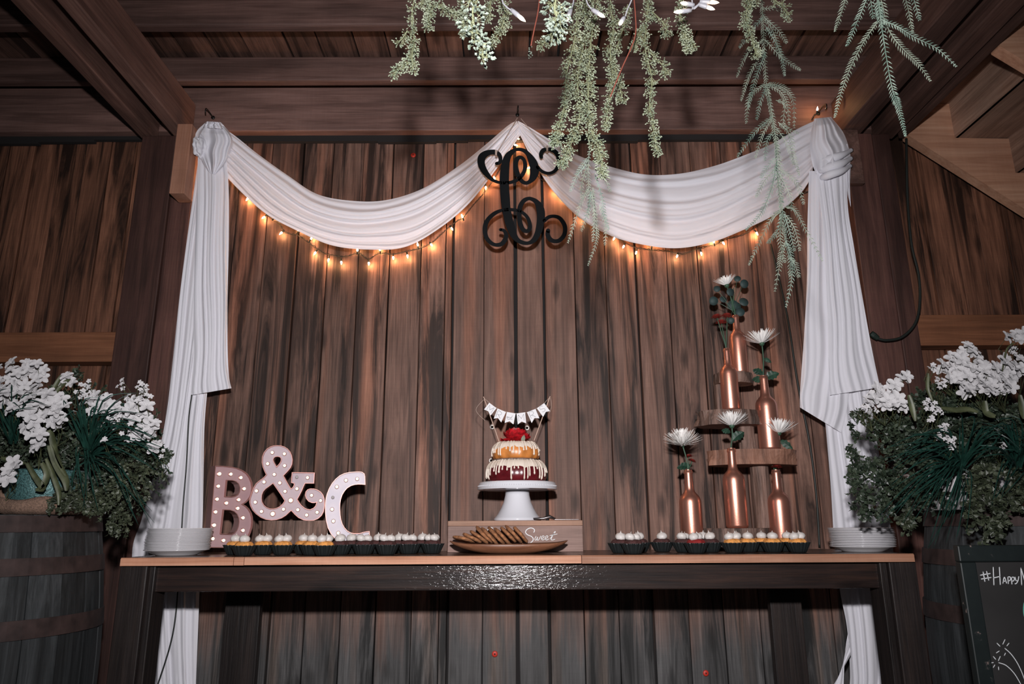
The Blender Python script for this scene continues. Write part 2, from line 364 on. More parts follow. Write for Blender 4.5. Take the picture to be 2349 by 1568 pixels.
# ================================================================ STRUCTURE
WALL = 3.05
def struct(mb, name, mat, **k):
    o = mb.build(name, mat, **k); o['kind'] = 'structure'; return o
struct(MB().box((-4.2, -2.0, -0.1), (4.2, 3.3, 0.0)), 'floor', M['floor'])
ZD = 3.032
def beam(mb, a, b, ch=0.004):
    mb.box(a, b)
wall = struct(MB().box((-3.6, WALL + 0.045, 0), (3.6, WALL + 0.10, 4.4)), 'wall_back', M['black_gap'])
seams = [450, 522, 595, 672, 743, 817, 889, 963, 1020, 1038, 1110, 1183, 1248, 1320, 1392, 1463, 1536, 1608, 1682, 1757, 1832]
gapw = {672: .008, 1038: .010, 1183: .016, 1248: .014, 1463: .010, 889: .006, 743: .005}
def plank(x0, x1, z0, z1, mat, dy=0.0, g0=.003, g1=.003):
    # board with slightly wavy waney edges
    n = 14; L = []; Rr = []
    s0, s1 = U(0, 90), U(0, 90)
    for i in range(n + 1):
        z = z0 + (z1 - z0) * i / n
        L.append((x0 + g0 / 2 + 0.0022 * mnoise.noise(Vector((s0, z * 3, 0))), z)); Rr.append((x1 - g1 / 2 + 0.0022 * mnoise.noise(Vector((s1, z * 3, 0))), z))
    mb = MB(); yf = WALL + dy; yb = WALL + 0.045; b = 0.0015
    for (xl, z), (xr, _) in zip(L, Rr):
        mb.v += [Vector(p) for p in ((xl, yb, z), (xl, yf + b, z), (xl + b, yf, z), (xr - b, yf, z), (xr, yf + b, z), (xr, yb, z))]
    for i in range(n):
        for k in range(5):
            mb.f.append((i*6 + k, i*6 + k + 1, (i+1)*6 + k + 1, (i+1)*6 + k)); mb.m.append(0)
    mb.f.append((5, 4, 3, 2, 1, 0)); mb.m.append(0); e = n * 6; mb.f.append(tuple(e + k for k in range(6))); mb.m.append(0)
    o = mb.build('plank', mat, wall)
    return o
xs = [P(s, 700, WALL).x for s in seams]
for i in range(len(seams) - 1):
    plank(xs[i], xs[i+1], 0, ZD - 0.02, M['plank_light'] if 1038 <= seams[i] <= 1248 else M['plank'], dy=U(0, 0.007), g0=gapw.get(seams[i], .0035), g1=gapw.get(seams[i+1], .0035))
# bay boards left and right of the posts
x = xs[0]; stp = 0.122
while x > -3.45:
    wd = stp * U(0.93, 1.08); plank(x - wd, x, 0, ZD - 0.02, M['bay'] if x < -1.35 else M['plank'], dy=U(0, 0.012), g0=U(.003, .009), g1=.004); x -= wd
x = xs[-1]
while x < 3.4:
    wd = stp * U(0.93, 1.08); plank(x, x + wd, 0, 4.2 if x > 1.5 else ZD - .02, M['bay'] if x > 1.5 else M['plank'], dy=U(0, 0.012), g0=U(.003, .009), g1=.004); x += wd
# ledger
zl = P(1174, 302, 3.0).z
XE = 1.86   # right end of the roof bay
Zg = P(425, 318, 2.95).z
Zj = 2.906
trim = struct(MB().box((-3.4, 2.985, zl), (XE, WALL - 0.001, ZD)), 'trim_1', M['joist'], bevel=0.006)
# ragged near-black strip standing in for the shaded gap under the ledger
mbs = MB()
x = -3.3
while x < XE - .2:
    l = U(.12, .4); mbs.box((x, WALL - 0.022, zl - U(.018, .04)), (x + l, WALL - 0.001, zl + .001)); x += l
struct(mbs, 'ledger_gap_shade', M['black_gap'])
# ceiling: deck boards on joists
ceil = struct(MB().box((-3.5, -1.6, ZD + 0.03), (XE, WALL + .1, ZD + 0.06)), 'ceiling', M['black_gap'])
x = -3.4
while x < XE:
    wd = U(.13, .19); x1 = min(x + wd, XE)
    MB().box((x, -1.5, ZD), (x1 - U(.004, .012), WALL + .09, ZD + 0.03 - .001)).build('deck_board', M['deck'], ceil); x += wd
def joist(yf, name='joist'):
    o = MB().box((-3.4, yf, Zj), (XE, yf + 0.045, ZD - .001)).build(name, M['joist'], ceil, bevel=0.008); return o
def yfor(py, z):                      # distance at which height z stands on image row py (centre)
    d = ray(1174, py); return d.y * (z - CAM.z) / d.z
yj2 = yfor(183, Zj); yj1 = yfor(56, Zj)
for k in range(6): joist(yj2 - k * (yj2 - yj1))
# girders
def xat(px, py, z): return PZ(px, py, z).x
gl = [(P(317, 337, 2.93).x, P(349, 330, 2.93).x), (P(398, 319, 2.93).x, P(430, 318, 2.93).x)]
gr = [(P(1925, 300, 2.93).x, P(1972, 297, 2.93).x), (P(2010, 290, 2.93).x, P(2058, 306, 2.93).x)]
for (a, b_), nm in ((gl[0], 'g'), (gl[1], 'g'), (gr[0], 'g'), (gr[1], 'g')):
    MB().box((a, -1.4, Zg), (b_, 2.975, Zj - .04)).build('girder', M['girder'], ceil, bevel=0.005)
# wall-side posts
pl0, pl1 = P(262, 780, 2.92).x, P(400, 780, 2.92).x
pr0, pr1 = P(1990, 720, 2.92).x, P(2104, 720, 2.92).x
for i, (a, b_) in enumerate(((pl0, pl1), (pr0, pr1))):
    po = thing('post', ((a + b_) / 2, 2.98, 0), ['dark brown timber post left of the white drape', 'dark brown timber post right of the white drape, cable beside it'][i], 'post', None)
    mid = a + (b_ - a) * 0.62
    MB().box((a, 2.92, 0), (mid - .002, 3.045, Zg - .001)).build('post_board', M['post'], po, bevel=0.004)
    MB().box((mid + .002, 2.925, 0), (b_, 3.045, Zg - .001)).build('post_board', M['post'], po, bevel=0.004)
# corner blocks under the inner girders
def blk(px0, px1, pyb, Y0, lab, matn):
    a, b_ = P(px0, 430, Y0).x, P(px1, 430, Y0).x; zb = P(px0, pyb, Y0).z
    o = MB().box((a, Y0, zb), (b_, 2.915, Zg - .002)).build('corner_block', M[matn], org=((a + b_) / 2, Y0, zb), bevel=0.003)
    tag(o, lab, 'block'); return o
blk(389, 424, 443, 2.82, 'pale sawn wood block under the left ceiling girder', 'block')
blk(1946, 1986, 420, 2.885, 'brown wood block under the right ceiling girder', 'girder')
# upright nailers behind the drapes
for (px, lab) in ((425, 'narrow upright batten beside left post behind the drape'), (1957, 'narrow upright batten beside right post glowing from string lights')):
    a = pl1 + .003 if px < 1000 else pr0 - .045
    tag(MB().box((a, 2.985, 0), (a + .042, 3.045, zl - .05)).build('batten', M['brace'] if px > 1000 else M['post'], org=(a, 3, 0)), lab, 'batten')
# horizontal braces in the bays
zb0, zb1 = P(150, 830, 2.97).z, P(150, 762, 2.97).z
tag(MB().box((-3.4, 2.965, zb0), (pl0 - .003, 3.045, zb1)).build('cross_brace', M['brace'], org=(-2.2, 2.97, zb0), bevel=.003), 'orange brown horizontal board across the wall above left planter', 'board')
zb0, zb1 = P(2230, 792, 2.97).z, P(2230, 722, 2.97).z
tag(MB().box((pr1 + .02, 2.965, zb0), (3.4, 3.045, zb1)).build('cross_brace', M['brace'], org=(2.2, 2.97, zb0), bevel=.003), 'reddish brown horizontal board across the wall above right planter', 'board')

# ---- light pine roof of the neighbouring bay (stepped soffit on sloping rafters)
YR = 2.93
def pr(px, py, Y=YR): q = P(px, py, Y); return (q.x, q.z)
steps = [(2082, 296), (2140, 238), (2182, 236), (2192, 316), (2320, 318), (2332, 396), (2460, 398), (2474, 480), (2600, 482)]
top = [pr(*p) for p in steps]
low0, low1 = pr(2080, 308), pr(2349, 478)
sl = (low1[1] - low0[1]) / (low1[0] - low0[0])
roof = thing('pine_roof', (low0[0], YR, 0), 'light pine rafters and stepped soffit boards at the upper right', 'roof')
def rafter(Y, th, tops, dz=0.0, x0=None):
    poly = [(x, z) for x, z in tops]; xe = tops[-1][0]
    xs0 = tops[0][0] if x0 is None else x0
    poly += [(xe, low0[1] + sl * (xe - low0[0]) + dz), (xs0, low0[1] + sl * (xs0 - low0[0]) + dz)]
    mb = MB(); n = len(poly)
    mb.v = [Vector((x, Y, z)) for x, z in poly] + [Vector((x, Y + th, z)) for x, z in poly]
    mb.f = [tuple(range(n)), tuple(range(2*n - 1, n - 1, -1))] + [(i, (i+1) % n, n + (i+1) % n, n + i) for i in range(n)]
    mb.m = [0] * len(mb.f); return mb.build('rafter', M['pineX'], roof)
rafter(YR, 0.05, top)
# nearer rafter crossing the upper right corner
Y2 = 2.30
t2 = [(x, z + 0.0) for x, z in top]
rafter(Y2, 0.05, t2)
# stepped soffit boards run towards the viewer
for i in range(1, len(top) - 1):
    (x0, z0), (x1, z1) = top[i], top[i+1]
    if abs(z1 - z0) < abs(x1 - x0):
        MB().box((x0, -0.3, z0 - .0), (x1, 3.04, z0 + 0.03)).build('soffit_board', M['pineY'], roof)
    else:
        MB().box((x0 - .012, -0.3, z1), (x1 + .012, 3.04, z0 + .03)).build('riser_board', M['pineY'], roof)
# thin dark fascia between girder and pine roof
MB().box((top[0][0] - .035, -1.4, top[0][1] - .035), (top[0][0] - .012, 2.95, Zj)).build('fascia_board', M['girder'], roof)
MB().box((top[0][0] - .02, -1.4, top[1][1] + .031), (top[1][0] + .02, 3.04, top[1][1] + .05)).build('soffit_board', M['pineY'], roof)

# ================================================================ TABLE
TZ = PZ(1174, 1274, 0.86); TZ = P(1174, 1274, 2.35).z
TF, TB = 2.35, 2.84
tx0, tx1 = P(277, 1274, TF).x, P(2097, 1268, TF).x
tb = thing('buffet_table', ((tx0 + tx1) / 2, 2.6, 0), 'long farmhouse table with stained top and black painted frame and legs', 'table')
TH = 0.024
rows = [(TF, 2.475, [tx0, P(537, 1274, TF).x, P(561, 1274, TF).x, P(1334, 1274, TF).x, tx1]), (2.477, 2.60, [tx0, -0.55, 0.72, tx1]), (2.602, 2.72, [tx0, -0.1, tx1]), (2.722, TB, [tx0, 0.3, tx1])]
for ri, (y0, y1, xsb) in enumerate(rows):
    for i in range(len(xsb) - 1):
        mb = MB(); a, b_ = xsb[i] + .001, xsb[i+1] - .001; z0 = TZ - TH - (0 if ri else U(0, .001))
        e = 0.004
        vs = [(a, y0, z0), (b_, y0, z0), (b_, y1, z0), (a, y1, z0), (a, y0, TZ - e), (b_, y0, TZ - e), (a, y0 + e, TZ), (b_, y0 + e, TZ), (b_, y1, TZ), (a, y1, TZ)]
        mb.add(vs, [(0, 3, 2, 1)], 0); b0 = 0
        mb.f += [(0, 1, 5, 4), (4, 5, 7, 6), (6, 7, 8, 9), (2, 3, 9, 8), (1, 2, 8, 7, 5), (3, 0, 4, 6, 9)]; mb.m += [1, 1, 0, 0, 1, 1]
        mb.build('tabletop_board', [M['tabletop'], M['tabedge'] if ri == 0 else M['tabletop']], tb)
AB = P(1174, 1353, 2.39).z
MB().box((P(358, 1320, 2.39).x, 2.39, AB), (P(2016, 1320, 2.39).x, 2.425, TZ - TH - .0015)).build('apron', M['apron'], tb, bevel=.003)
MB().box((-1.1, 2.77, AB + .02), (1.1, 2.80, TZ - TH - .0015)).build('apron', M['apron'], tb)
for (p0, p1, q0, q1) in ((276, 338, 343, 357), (2040, 2102, 2018, 2035)):
    MB().box((P(p0, 1300, 2.365).x, 2.365, 0), (P(p1, 1300, 2.365).x, 2.40, TZ - TH - .0015)).build('leg_board', M['leg'], tb, bevel=.003)
    MB().box((P(q0, 1300, 2.375).x, 2.375, 0), (P(q1, 1300, 2.375).x, 2.46, TZ - TH - .0015)).build('leg_board', M['leg'], tb, bevel=.003)
for (p0, p1) in ((501, 583), (1782, 1856)):
    MB().box((P(p0, 1450, 2.76).x, 2.76 + .042, 0), (P(p1, 1450, 2.76).x, 2.835, TZ - TH - .0015)).build('leg', M['leg'], tb, bevel=.003)

# ================================================================ BARRELS
def barrel(cx, cy, lab, ztop):
    t = thing('wine_barrel', (cx, cy, 0), lab, 'barrel')
    H = ztop; n = 22
    def rad(z): u = z / H * 2 - 1; return 0.315 + 0.050 * (1 - u * u)
    for k in range(n):
        a0 = 2*PI*k/n + .004; a1 = 2*PI*(k+1)/n - .004; mb = MB(); dr = U(-.0015, .0015); m_ = 12
        for i in range(m_ + 1):
            z = H * i / m_; r = rad(z) + dr
            for (a, rr) in ((a0, r - .02), (a0, r), ((a0+a1)/2, r + .003), (a1, r), (a1, r - .02)):
                mb.v.append(Vector((cx + rr * math.cos(a), cy + rr * math.sin(a), z)))
        for i in range(m_):
            for q in range(4):
                mb.f.append((i*5+q, i*5+q+1, (i+1)*5+q+1, (i+1)*5+q)); mb.m.append(0)
        mb.f.append((4,3,2,1,0)); mb.m.append(0); mb.f.append(tuple(m_*5+q for q in range(5))); mb.m.append(0)
        mb.build('stave', M['barrel'], t)
    MB().lathe([(0, H - .03), (.30, H - .03), (.30, H - .05), (0, H - .05)], (cx, cy, 0), 32).build('barrel_head', M['barrel'], t)
    for (z0, z1) in ((H - .048, H - .002), (H - .165, H - .118), (H - .33, H - .28), (.30, .35), (.13, .175), (.0, .045)):
        mb = MB().lathe([(rad(z0) + .003, z0), (rad(z0) + .0065, z0), (rad(z1) + .0065, z1), (rad(z1) + .003, z1), (rad(z0) + .003, z0)], (cx, cy, 0), 64)
        hp = mb.build('hoop', M['hoop'], t, smooth=False)
    return t
barrel(-1.63, 2.28, 'dark oak barrel with rusty hoops carrying left flower planter', P(100, 1178, 1.98).z)
barrel(1.70, 2.36, 'dark oak barrel behind the chalkboard carrying right flower planter', P(2250, 1166, 2.05).z)
# ================================================================ DRAPERY
def cloth(name, A, B, Y0, nu=110, nv=44, folds=7, amp=0.008, bulge=0.03, seed=0, parent=None, fade=(0.25, 0.25), org=None, creases=()):
    a = cr(A, nu); b_ = cr(B, nu); g = []
    rnd = random.Random(seed); ph = [rnd.uniform(0, 6.28) for _ in range(6)]
    for i in range(nu):
        u = i / (nu - 1); row = []
        env = min(1, 0.25 + u / fade[0] if fade[0] else 1) * min(1, 0.25 + (1 - u) / fade[1] if fade[1] else 1)
        for j in range(nv):
            v = j / (nv - 1)
            vv = v + 0.035 * math.sin(2.2 * PI * u + ph[0]) * math.sin(PI * v) + 0.02 * math.sin(5 * PI * u + ph[1] + 3 * v)
            f = (1 - abs(math.sin(PI * folds * vv + ph[2]))) ** 1.6 * 1.2 + 0.45 * math.sin(2 * PI * folds * 0.43 * vv + ph[3] + 1.5 * u) + 0.35 * math.sin(2 * PI * folds * 1.63 * vv + ph[4] - 2 * u)
            f += 0.5 * mnoise.noise(Vector((u * 3 + seed, vv * folds * 1.3, seed * 1.7)))
            for (cv, cw, ca) in creases: f += ca * math.exp(-((vv - cv) / cw) ** 2)
            y = Y0 - bulge * math.sin(PI * v) * env - amp * f * env
            px = a[i][0] * (1 - v) + b_[i][0] * v; py = a[i][1] * (1 - v) + b_[i][1] * v
            row.append(P(px, py, y))
        g.append(row)
    mb = MB().grid(g)
    if parent: return mb.build(name, M['cloth'], parent, smooth=True)
    return mb.build(name, M['cloth'], smooth=True, org=org)
# swags
sw = thing('swag_drape', P(1187, 300, 2.9), 'white cloth swag on the left, from corner hook to centre hook', 'drape')
cloth('cloth', [(478, 290), (522, 300), (590, 352), (660, 402), (730, 446), (815, 461), (890, 458), (970, 432), (1050, 382), (1110, 335), (1165, 288), (1186, 277)],
      [(470, 345), (500, 382), (545, 432), (610, 490), (680, 528), (760, 562), (845, 572), (930, 566), (1010, 522), (1080, 462), (1150, 372), (1196, 306)],
      2.90, folds=6, amp=0.010, bulge=0.035, seed=3, parent=sw, fade=(.12, .2))
sw2 = thing('swag_drape', P(1205, 300, 2.9), 'white cloth swag on the right, half covered by hanging vines', 'drape')
cloth('cloth', [(1188, 277), (1212, 290), (1270, 325), (1330, 358), (1400, 382), (1480, 400), (1560, 398), (1640, 380), (1710, 355), (1770, 330), (1830, 295), (1880, 272)],
      [(1192, 308), (1225, 372), (1270, 440), (1330, 500), (1400, 540), (1470, 560), (1550, 569), (1630, 556), (1710, 525), (1780, 490), (1835, 445), (1862, 405)],
      2.90, folds=7, amp=0.010, bulge=0.035, seed=8, parent=sw2, fade=(.2, .12))
# left side panel
dl = thing('side_drape', P(480, 700, 2.88), 'long white cloth panel hanging at the left corner behind the plates', 'drape')
cloth('cloth', [(462, 320), (447, 420), (430, 540), (412, 680), (397, 820), (380, 960), (352, 1090), (325, 1190), (303, 1270), (318, 1420), (330, 1500), (335, 1580)],
      [(512, 320), (518, 420), (512, 540), (500, 680), (484, 820), (470, 960), (467, 1090), (465, 1190), (461, 1270), (456, 1400), (452, 1500), (449, 1580)],
      2.895, nu=120, folds=6, amp=0.008, bulge=0.004, seed=12, parent=dl, fade=(.3, 0))
cloth('cloth_layer', [(455, 322), (452, 420), (448, 540), (445, 680), (443, 800), (440, 880), (438, 906)],
      [(515, 322), (524, 420), (525, 540), (522, 680), (522, 790), (525, 860), (531, 890)],
      2.872, nu=90, folds=5, amp=0.007, bulge=0.006, seed=15, parent=dl, fade=(.3, 0))
def knot(px, py, rx, rz, Y, parent, seed, name='cloth_knot', ry=0.045):
    c = P(px, py, Y); mb = MB(); n, m = 64, 40; base = len(mb.v)
    g = []
    for i in range(m + 1):
        th = PI * i / m; row = []
        for k in range(n + 1):
            q = 2 * PI * (k % n) / n
            d = Vector((math.sin(th) * math.cos(q), math.sin(th) * math.sin(q), math.cos(th)))
            f = 1 + 0.09 * math.sin(5 * (q * .5 + d.z * 0.9) + seed) * math.sin(th) + 0.34 * mnoise.noise(d * 2.3 + Vector((seed, 0, 0)))
            row.append(c + Vector((d.x * rx * f, d.y * ry * f, d.z * rz * f)))
        g.append(row)
    return mb.grid(g).build(name, M['cloth'], parent, smooth=True)
cloth('cloth_gather', [(470, 282), (452, 300), (446, 322), (454, 345), (464, 372), (480, 397)], [(512, 286), (528, 306), (534, 330), (526, 356), (512, 380), (494, 400)], 2.868, nu=70, nv=60, folds=2.6, amp=.015, bulge=.032, seed=61, parent=dl, fade=(.3, .3))
cloth('cloth_gather', [(474, 278), (470, 284), (466, 292)], [(506, 280), (512, 286), (518, 296)], 2.86, nu=16, nv=40, folds=4, amp=.010, bulge=.03, seed=64, parent=dl, fade=(0, 0))
knot(459, 336, .026, .044, 2.845, dl, 9.0)
# right side panel
dr = thing('side_drape', P(1900, 700, 2.88), 'long white cloth panel hanging at the right corner behind the plates', 'drape')
cloth('cloth', [(1862, 400), (1862, 560), (1872, 720), (1885, 880), (1896, 1000), (1906, 1120), (1914, 1250), (1926, 1350), (1943, 1440), (1950, 1540), (1948, 1580)],
      [(1925, 400), (1950, 560), (1970, 720), (1992, 880), (2010, 1000), (2030, 1120), (2048, 1250), (2050, 1350), (2052, 1440), (2055, 1540), (2056, 1580)],
      2.895, nu=110, folds=6, amp=0.008, bulge=0.004, seed=22, parent=dr, fade=(.3, 0))
cloth('cloth_layer', [(1856, 392), (1852, 520), (1851, 640), (1845, 760), (1838, 860), (1835, 905), (1835, 934)],
      [(1930, 392), (1938, 520), (1945, 640), (1952, 760), (1950, 860), (1944, 930), (1930, 992)],
      2.875, nu=80, folds=4, amp=0.007, bulge=0.005, seed=31, parent=dr, fade=(.3, 0))
cloth('cloth_layer', [(1866, 330), (1880, 460), (1893, 600), (1898, 720), (1900, 820), (1904, 906)],
      [(1944, 330), (1944, 460), (1958, 560), (1980, 690), (2002, 810), (2019, 888)],
      2.855, nu=80, folds=5, amp=0.006, bulge=0.005, seed=36, parent=dr, fade=(.3, 0))
cloth('cloth_end', [(1945, 1452), (1938, 1500), (1935, 1580)], [(1952, 1500), (1930, 1540), (1900, 1590)], 2.80, nu=20, nv=16, folds=2, amp=.004, bulge=.002, seed=41, parent=dr, fade=(0, 0))
# bundled cloth at the right corner
cloth('cloth_bundle', [(1868, 272), (1858, 320), (1862, 370), (1872, 398)], [(1906, 268), (1935, 305), (1950, 350), (1950, 378)], 2.86, nu=60, folds=3, amp=.010, bulge=.05, seed=52, parent=dr, fade=(.2, .15))
for i, (yy, rr) in enumerate(((352, .019), (371, .021), (388, .018))):
    pts = cr([tuple(P(1878 + i*4, yy + 20, 2.855)), tuple(P(1905, yy + 12, 2.815)), tuple(P(1932, yy + 3, 2.815)), tuple(P(1953 - i, yy - 8, 2.86))], 18)
    MB().tube(pts, [rr * (0.5 + 0.5 * math.sin(PI * min(1, .15 + k / 17))) for k in range(18)], 14).build('cloth_roll', M['cloth'], dr, smooth=True)
cloth('cloth_tail', [(1938, 385), (1942, 430), (1950, 470)], [(1952, 380), (1950, 420), (1952, 475)], 2.86, nu=30, nv=14, folds=2, amp=.006, bulge=.004, seed=55, parent=dr)

# ================================================================ HOOKS, CAP NAILS
def hook(px, py, lab, Yw=2.985):
    c = P(px, py, Yw); mb = MB()
    pts = [c + Vector((0, 0, .008)), c + Vector((0, -.05, .010)), c + Vector((.002, -.085, .004)), c + Vector((.002, -.09, -.012)), c + Vector((0, -.08, -.020))]
    mb.tube(cr([tuple(p) for p in pts], 14), .0028, 8); mb.lathe([(.009, 0), (.009, .004), (0, .004)], c + Vector((0, -.002, .008)), 12, M=Matrix.Rotation(PI/2, 3, 'X'))
    tag(mb.build('wall_hook', M['hook'], org=c, smooth=True), lab, 'hook')
hook(489, 274, 'small black hook above the left drape knot')
hook(1187, 268, 'small black hook above the centre drape peak')
hook(1876, 264, 'small black hook above the right drape bundle')
def capnail(px, py, lab, mat='red_cap', r=.0115):
    c = P(px, py, WALL - .002); mb = MB()
    mb.lathe([(r, 0), (r, .002), (r * .8, .004), (r*.3, .0045)], c, 20, M=Matrix.Rotation(PI/2, 3, 'X'))
    t = mb.build('cap_nail', M[mat], org=c, smooth=True); tag(t, lab, 'nail')
    MB().ell(c + Vector((0, -.0055, 0)), r * .28, 8, 5).build('nail_head', M['steel'], t)
capnail(948, 356, 'red capped nail in the wall above the left swag')
capnail(1135, 1499, 'red capped nail in the wall under the table centre')
capnail(1619, 1543, 'red capped nail low in the wall under the table, right half')
def ring(px, py, lab):
    c = P(px, py, WALL - .003); mb = MB()
    mb.lathe([(.005, 0), (.0095, 0), (.0105, .003), (.0095, .005), (.005, .004), (.005, 0)], c, 20, M=Matrix.Rotation(PI/2, 3, 'X'))
    tag(mb.build('washer', M['washer'], org=c, smooth=True), lab, 'washer')
ring(1129, 979, 'pale ring washer on the wall left of the cake banner stick')
ring(1209, 981, 'pale ring washer on the wall behind the red cake flower')
ring(1127, 1056, 'pale ring washer on the wall beside the lower cake tier')

# ================================================================ FAIRY LIGHTS ON THE WALL
def fairy(wirepx, bulbs, lab, Y, Yb=None, grp=None, bmat='bulb', wmat='wire', smat='socket', sc=1.0, twist=True, name='string_lights'):
    root = thing(name, P(*wirepx[len(wirepx)//2][:2], Y), lab, 'string lights', grp)
    dense = cr(wirepx, max(30, len(wirepx) * 12)); L = len(dense); pts = []
    for s_ in (0, 1):
        q = [P(x, y, Y) + Vector((.0025 * sc * math.cos(i * .9 + s_ * PI), .0025 * sc * math.sin(i * .9 + s_ * PI), .0045 * sc * math.sin(i * .9 + s_ * PI))) for i, (x, y) in enumerate(dense)]
        MB().tube(q, .0014 * sc, 5).build('wire', M[wmat], root, smooth=True)
    for bb in bulbs:
        bx, by = bb[0], bb[1]
        best = min(dense, key=lambda d: (d[0]-bx)**2 + (d[1]-by)**2)
        yb = bb[2] if len(bb) > 2 else Y - .006
        tip = P(bx, by, yb); base = P(best[0], best[1], Y)
        d = tip - base
        if d.length < .012 * sc: d = Vector((U(-.4, .4), -.3, random.choice((-1, 1)))) * .02 * sc; base = tip - d * .6
        d.normalize(); k = tip - d * .006 * sc
        Mx = d.to_track_quat('Z', 'Y').to_matrix()
        s0 = k - d * .017 * sc
        if (base - s0).length > .008 * sc: MB().tube([base, (base + s0) / 2 + Vector((0, -.002, 0)), s0], .0013 * sc, 5).build('lead', M[wmat], root)
        so = MB().lathe([(0, 0), (.0032*sc, 0), (.0036*sc, .012*sc), (.0030*sc, .015*sc), (0, .015*sc)], s0, 8, M=Mx).build('socket', M[smat], root, smooth=True)
        MB().lathe([(.0022*sc, .013*sc), (.0036*sc, .018*sc), (.0034*sc, .022*sc), (.0018*sc, .028*sc), (0, .032*sc)], s0, 8, M=Mx).build('bulb', M[bmat], so, smooth=True)
    return root
fairy([(520, 385), (545, 425), (572, 445), (600, 466), (612, 492), (640, 512), (655, 532), (685, 540), (705, 553), (735, 575), (755, 583), (790, 588), (822, 580), (845, 593), (870, 580), (903, 582), (935, 575), (965, 568), (990, 556), (1008, 540), (1030, 521), (1050, 505), (1062, 498), (1085, 470), (1115, 436), (1150, 380), (1180, 300)],
      [(533, 404), (567, 457), (604, 499), (630, 495), (644, 535), (685, 526), (715, 545), (722, 581), (753, 597), (783, 603), (820, 572), (846, 605), (871, 571), (902, 592), (935, 588), (958, 560), (990, 562), (1037, 525), (1060, 495), (1114, 431), (1134, 408), (1184, 333), (1188, 318), (1179, 277)],
      'dark string of warm fairy lights looped below the left swag', 3.035)
fairy([(1198, 300), (1212, 360), (1235, 405), (1272, 425), (1292, 440), (1325, 475), (1350, 508), (1390, 528), (1420, 548), (1455, 566), (1490, 572), (1530, 575), (1565, 582), (1600, 570), (1640, 560), (1665, 548), (1710, 535), (1760, 500), (1800, 470), (1850, 440), (1900, 440), (1938, 460), (1940, 490), (1948, 530), (1960, 580)],
      [(1213, 385), (1275, 438), (1292, 449), (1337, 500), (1408, 548), (1430, 566), (1459, 580), (1496, 560), (1553, 588), (1609, 582), (1637, 553), (1660, 558), (1737, 536), (1777, 462), (1937, 458), (1939, 497), (1947, 524), (1956, 560)],
      'dark string of warm fairy lights looped below the right swag and down the right drape', 3.035)
fairy([(1862, 275), (1870, 262), (1880, 262)], [(1875, 249, 2.92)], 'single lit fairy bulb sticking up above the right drape bundle', 2.93)

# ================================================================ MONOGRAM
mo = P(1195, 450, 2.81)
def strokeprism(strokes, T, Y, thick, mb):
    for st in strokes:
        d = cr(st, len(st) * 6); n = len(d)
        L = []; Rr = []
        for i, (x, y, w_) in enumerate(d):
            x0, y0 = d[max(i-1, 0)][:2]; x1, y1 = d[min(i+1, n-1)][:2]
            tx, ty = x1 - x0, y1 - y0; l = math.hypot(tx, ty) or 1; nx, ny = -ty / l * w_ / 2, tx / l * w_ / 2
            L.append((x + nx, y + ny)); Rr.append((x - nx, y - ny))
        def W(p, yy): return T(p[0], p[1], yy)
        for i in range(n - 1):
            q = [L[i], L[i+1], Rr[i+1], Rr[i]]
            mb.add([W(p, Y) for p in q] + [W(p, Y + thick) for p in q], [(0,1,2,3), (7,6,5,4), (0,4,5,1), (2,6,7,3), (1,5,6,2), (3,7,4,0)])
        for (x, y, w_) in (d[0], d[-1]):
            ring_ = [(x + math.cos(2*PI*k/14) * w_/2, y + math.sin(2*PI*k/14) * w_/2) for k in range(14)]
            mb.add([W(p, Y) for p in ring_] + [W(p, Y + thick) for p in ring_], [tuple(range(14)), tuple(range(27, 13, -1))] + [(k, 14 + k, 14 + (k+1) % 14, (k+1) % 14) for k in range(14)])
s1 = [(355,330,45),(395,320,50),(412,270,50),(395,210,55),(340,175,65),(270,175,70),(200,200,90),(150,250,105),(145,330,100),(170,400,90),(215,470,75),(280,540,55),(350,580,45),(430,597,40),(530,595,45),(600,575,48),(660,545,50),(710,490,55),(745,420,55),(752,350,55),(735,280,50),(690,245,50),(650,260,60),(625,310,65),(620,380,70),(640,460,72),(680,540,60),(720,585,55),(770,600,50),(820,575,60),(860,520,100),(880,440,125),(870,350,125),(835,270,100),(790,200,65),(740,155,55),(680,135,48),(620,140,50),(565,175,70),(520,220,90),(490,290,105),(475,380,120),(465,500,130),(465,640,130),(475,800,130),(490,950,120),(520,1100,120),(560,1230,115),(600,1330,90),(650,1390,65),(720,1425,55),(800,1430,50),(870,1390,70),(920,1310,85),(950,1220,100),(968,1100,110),(968,1000,115),(945,920,100),(905,860,70),(850,825,55),(800,815,50),(740,840,60),(695,900,65),(670,980,65),(670,1080,65),(690,1180,65),(730,1250,60),(780,1265,55),(815,1230,60),(815,1160,55),(785,1080,50),(730,1020,45),(660,985,45),(580,970,45),(500,968,45),(420,980,45),(330,1020,55),(250,1090,60),(205,1170,65),(195,1260,65),(215,1350,60),(270,1420,55),(340,1455,50),(420,1445,60),(470,1390,65),(488,1320,60),(460,1260,45),(410,1245,42)]
s2 = [(925,380,50),(960,420,45),(1020,455,42),(1090,465,42),(1160,435,48),(1205,370,55),(1220,290,60),(1195,200,60),(1130,145,60),(1060,135,50),(1000,150,60),(970,200,55),(975,240,50)]
s3 = [(1020,1120,50),(1070,1075,50),(1140,1060,45),(1220,1080,55),(1280,1150,60),(1305,1230,62),(1290,1320,60),(1230,1390,58),(1160,1405,55),(1100,1380,65),(1065,1320,65),(1068,1260,62)]
mg = thing('monogram', mo, 'black scrolled wooden letter C hanging from the centre hook', 'monogram')
mb = MB(); strokeprism([s1, s2, s3], lambda x, y, Y: P(1080 + x / 6.03, 320 + y / 6.03, Y), 2.805, 0.010, mb)
mb.build('scroll_letter', M['black'], mg)
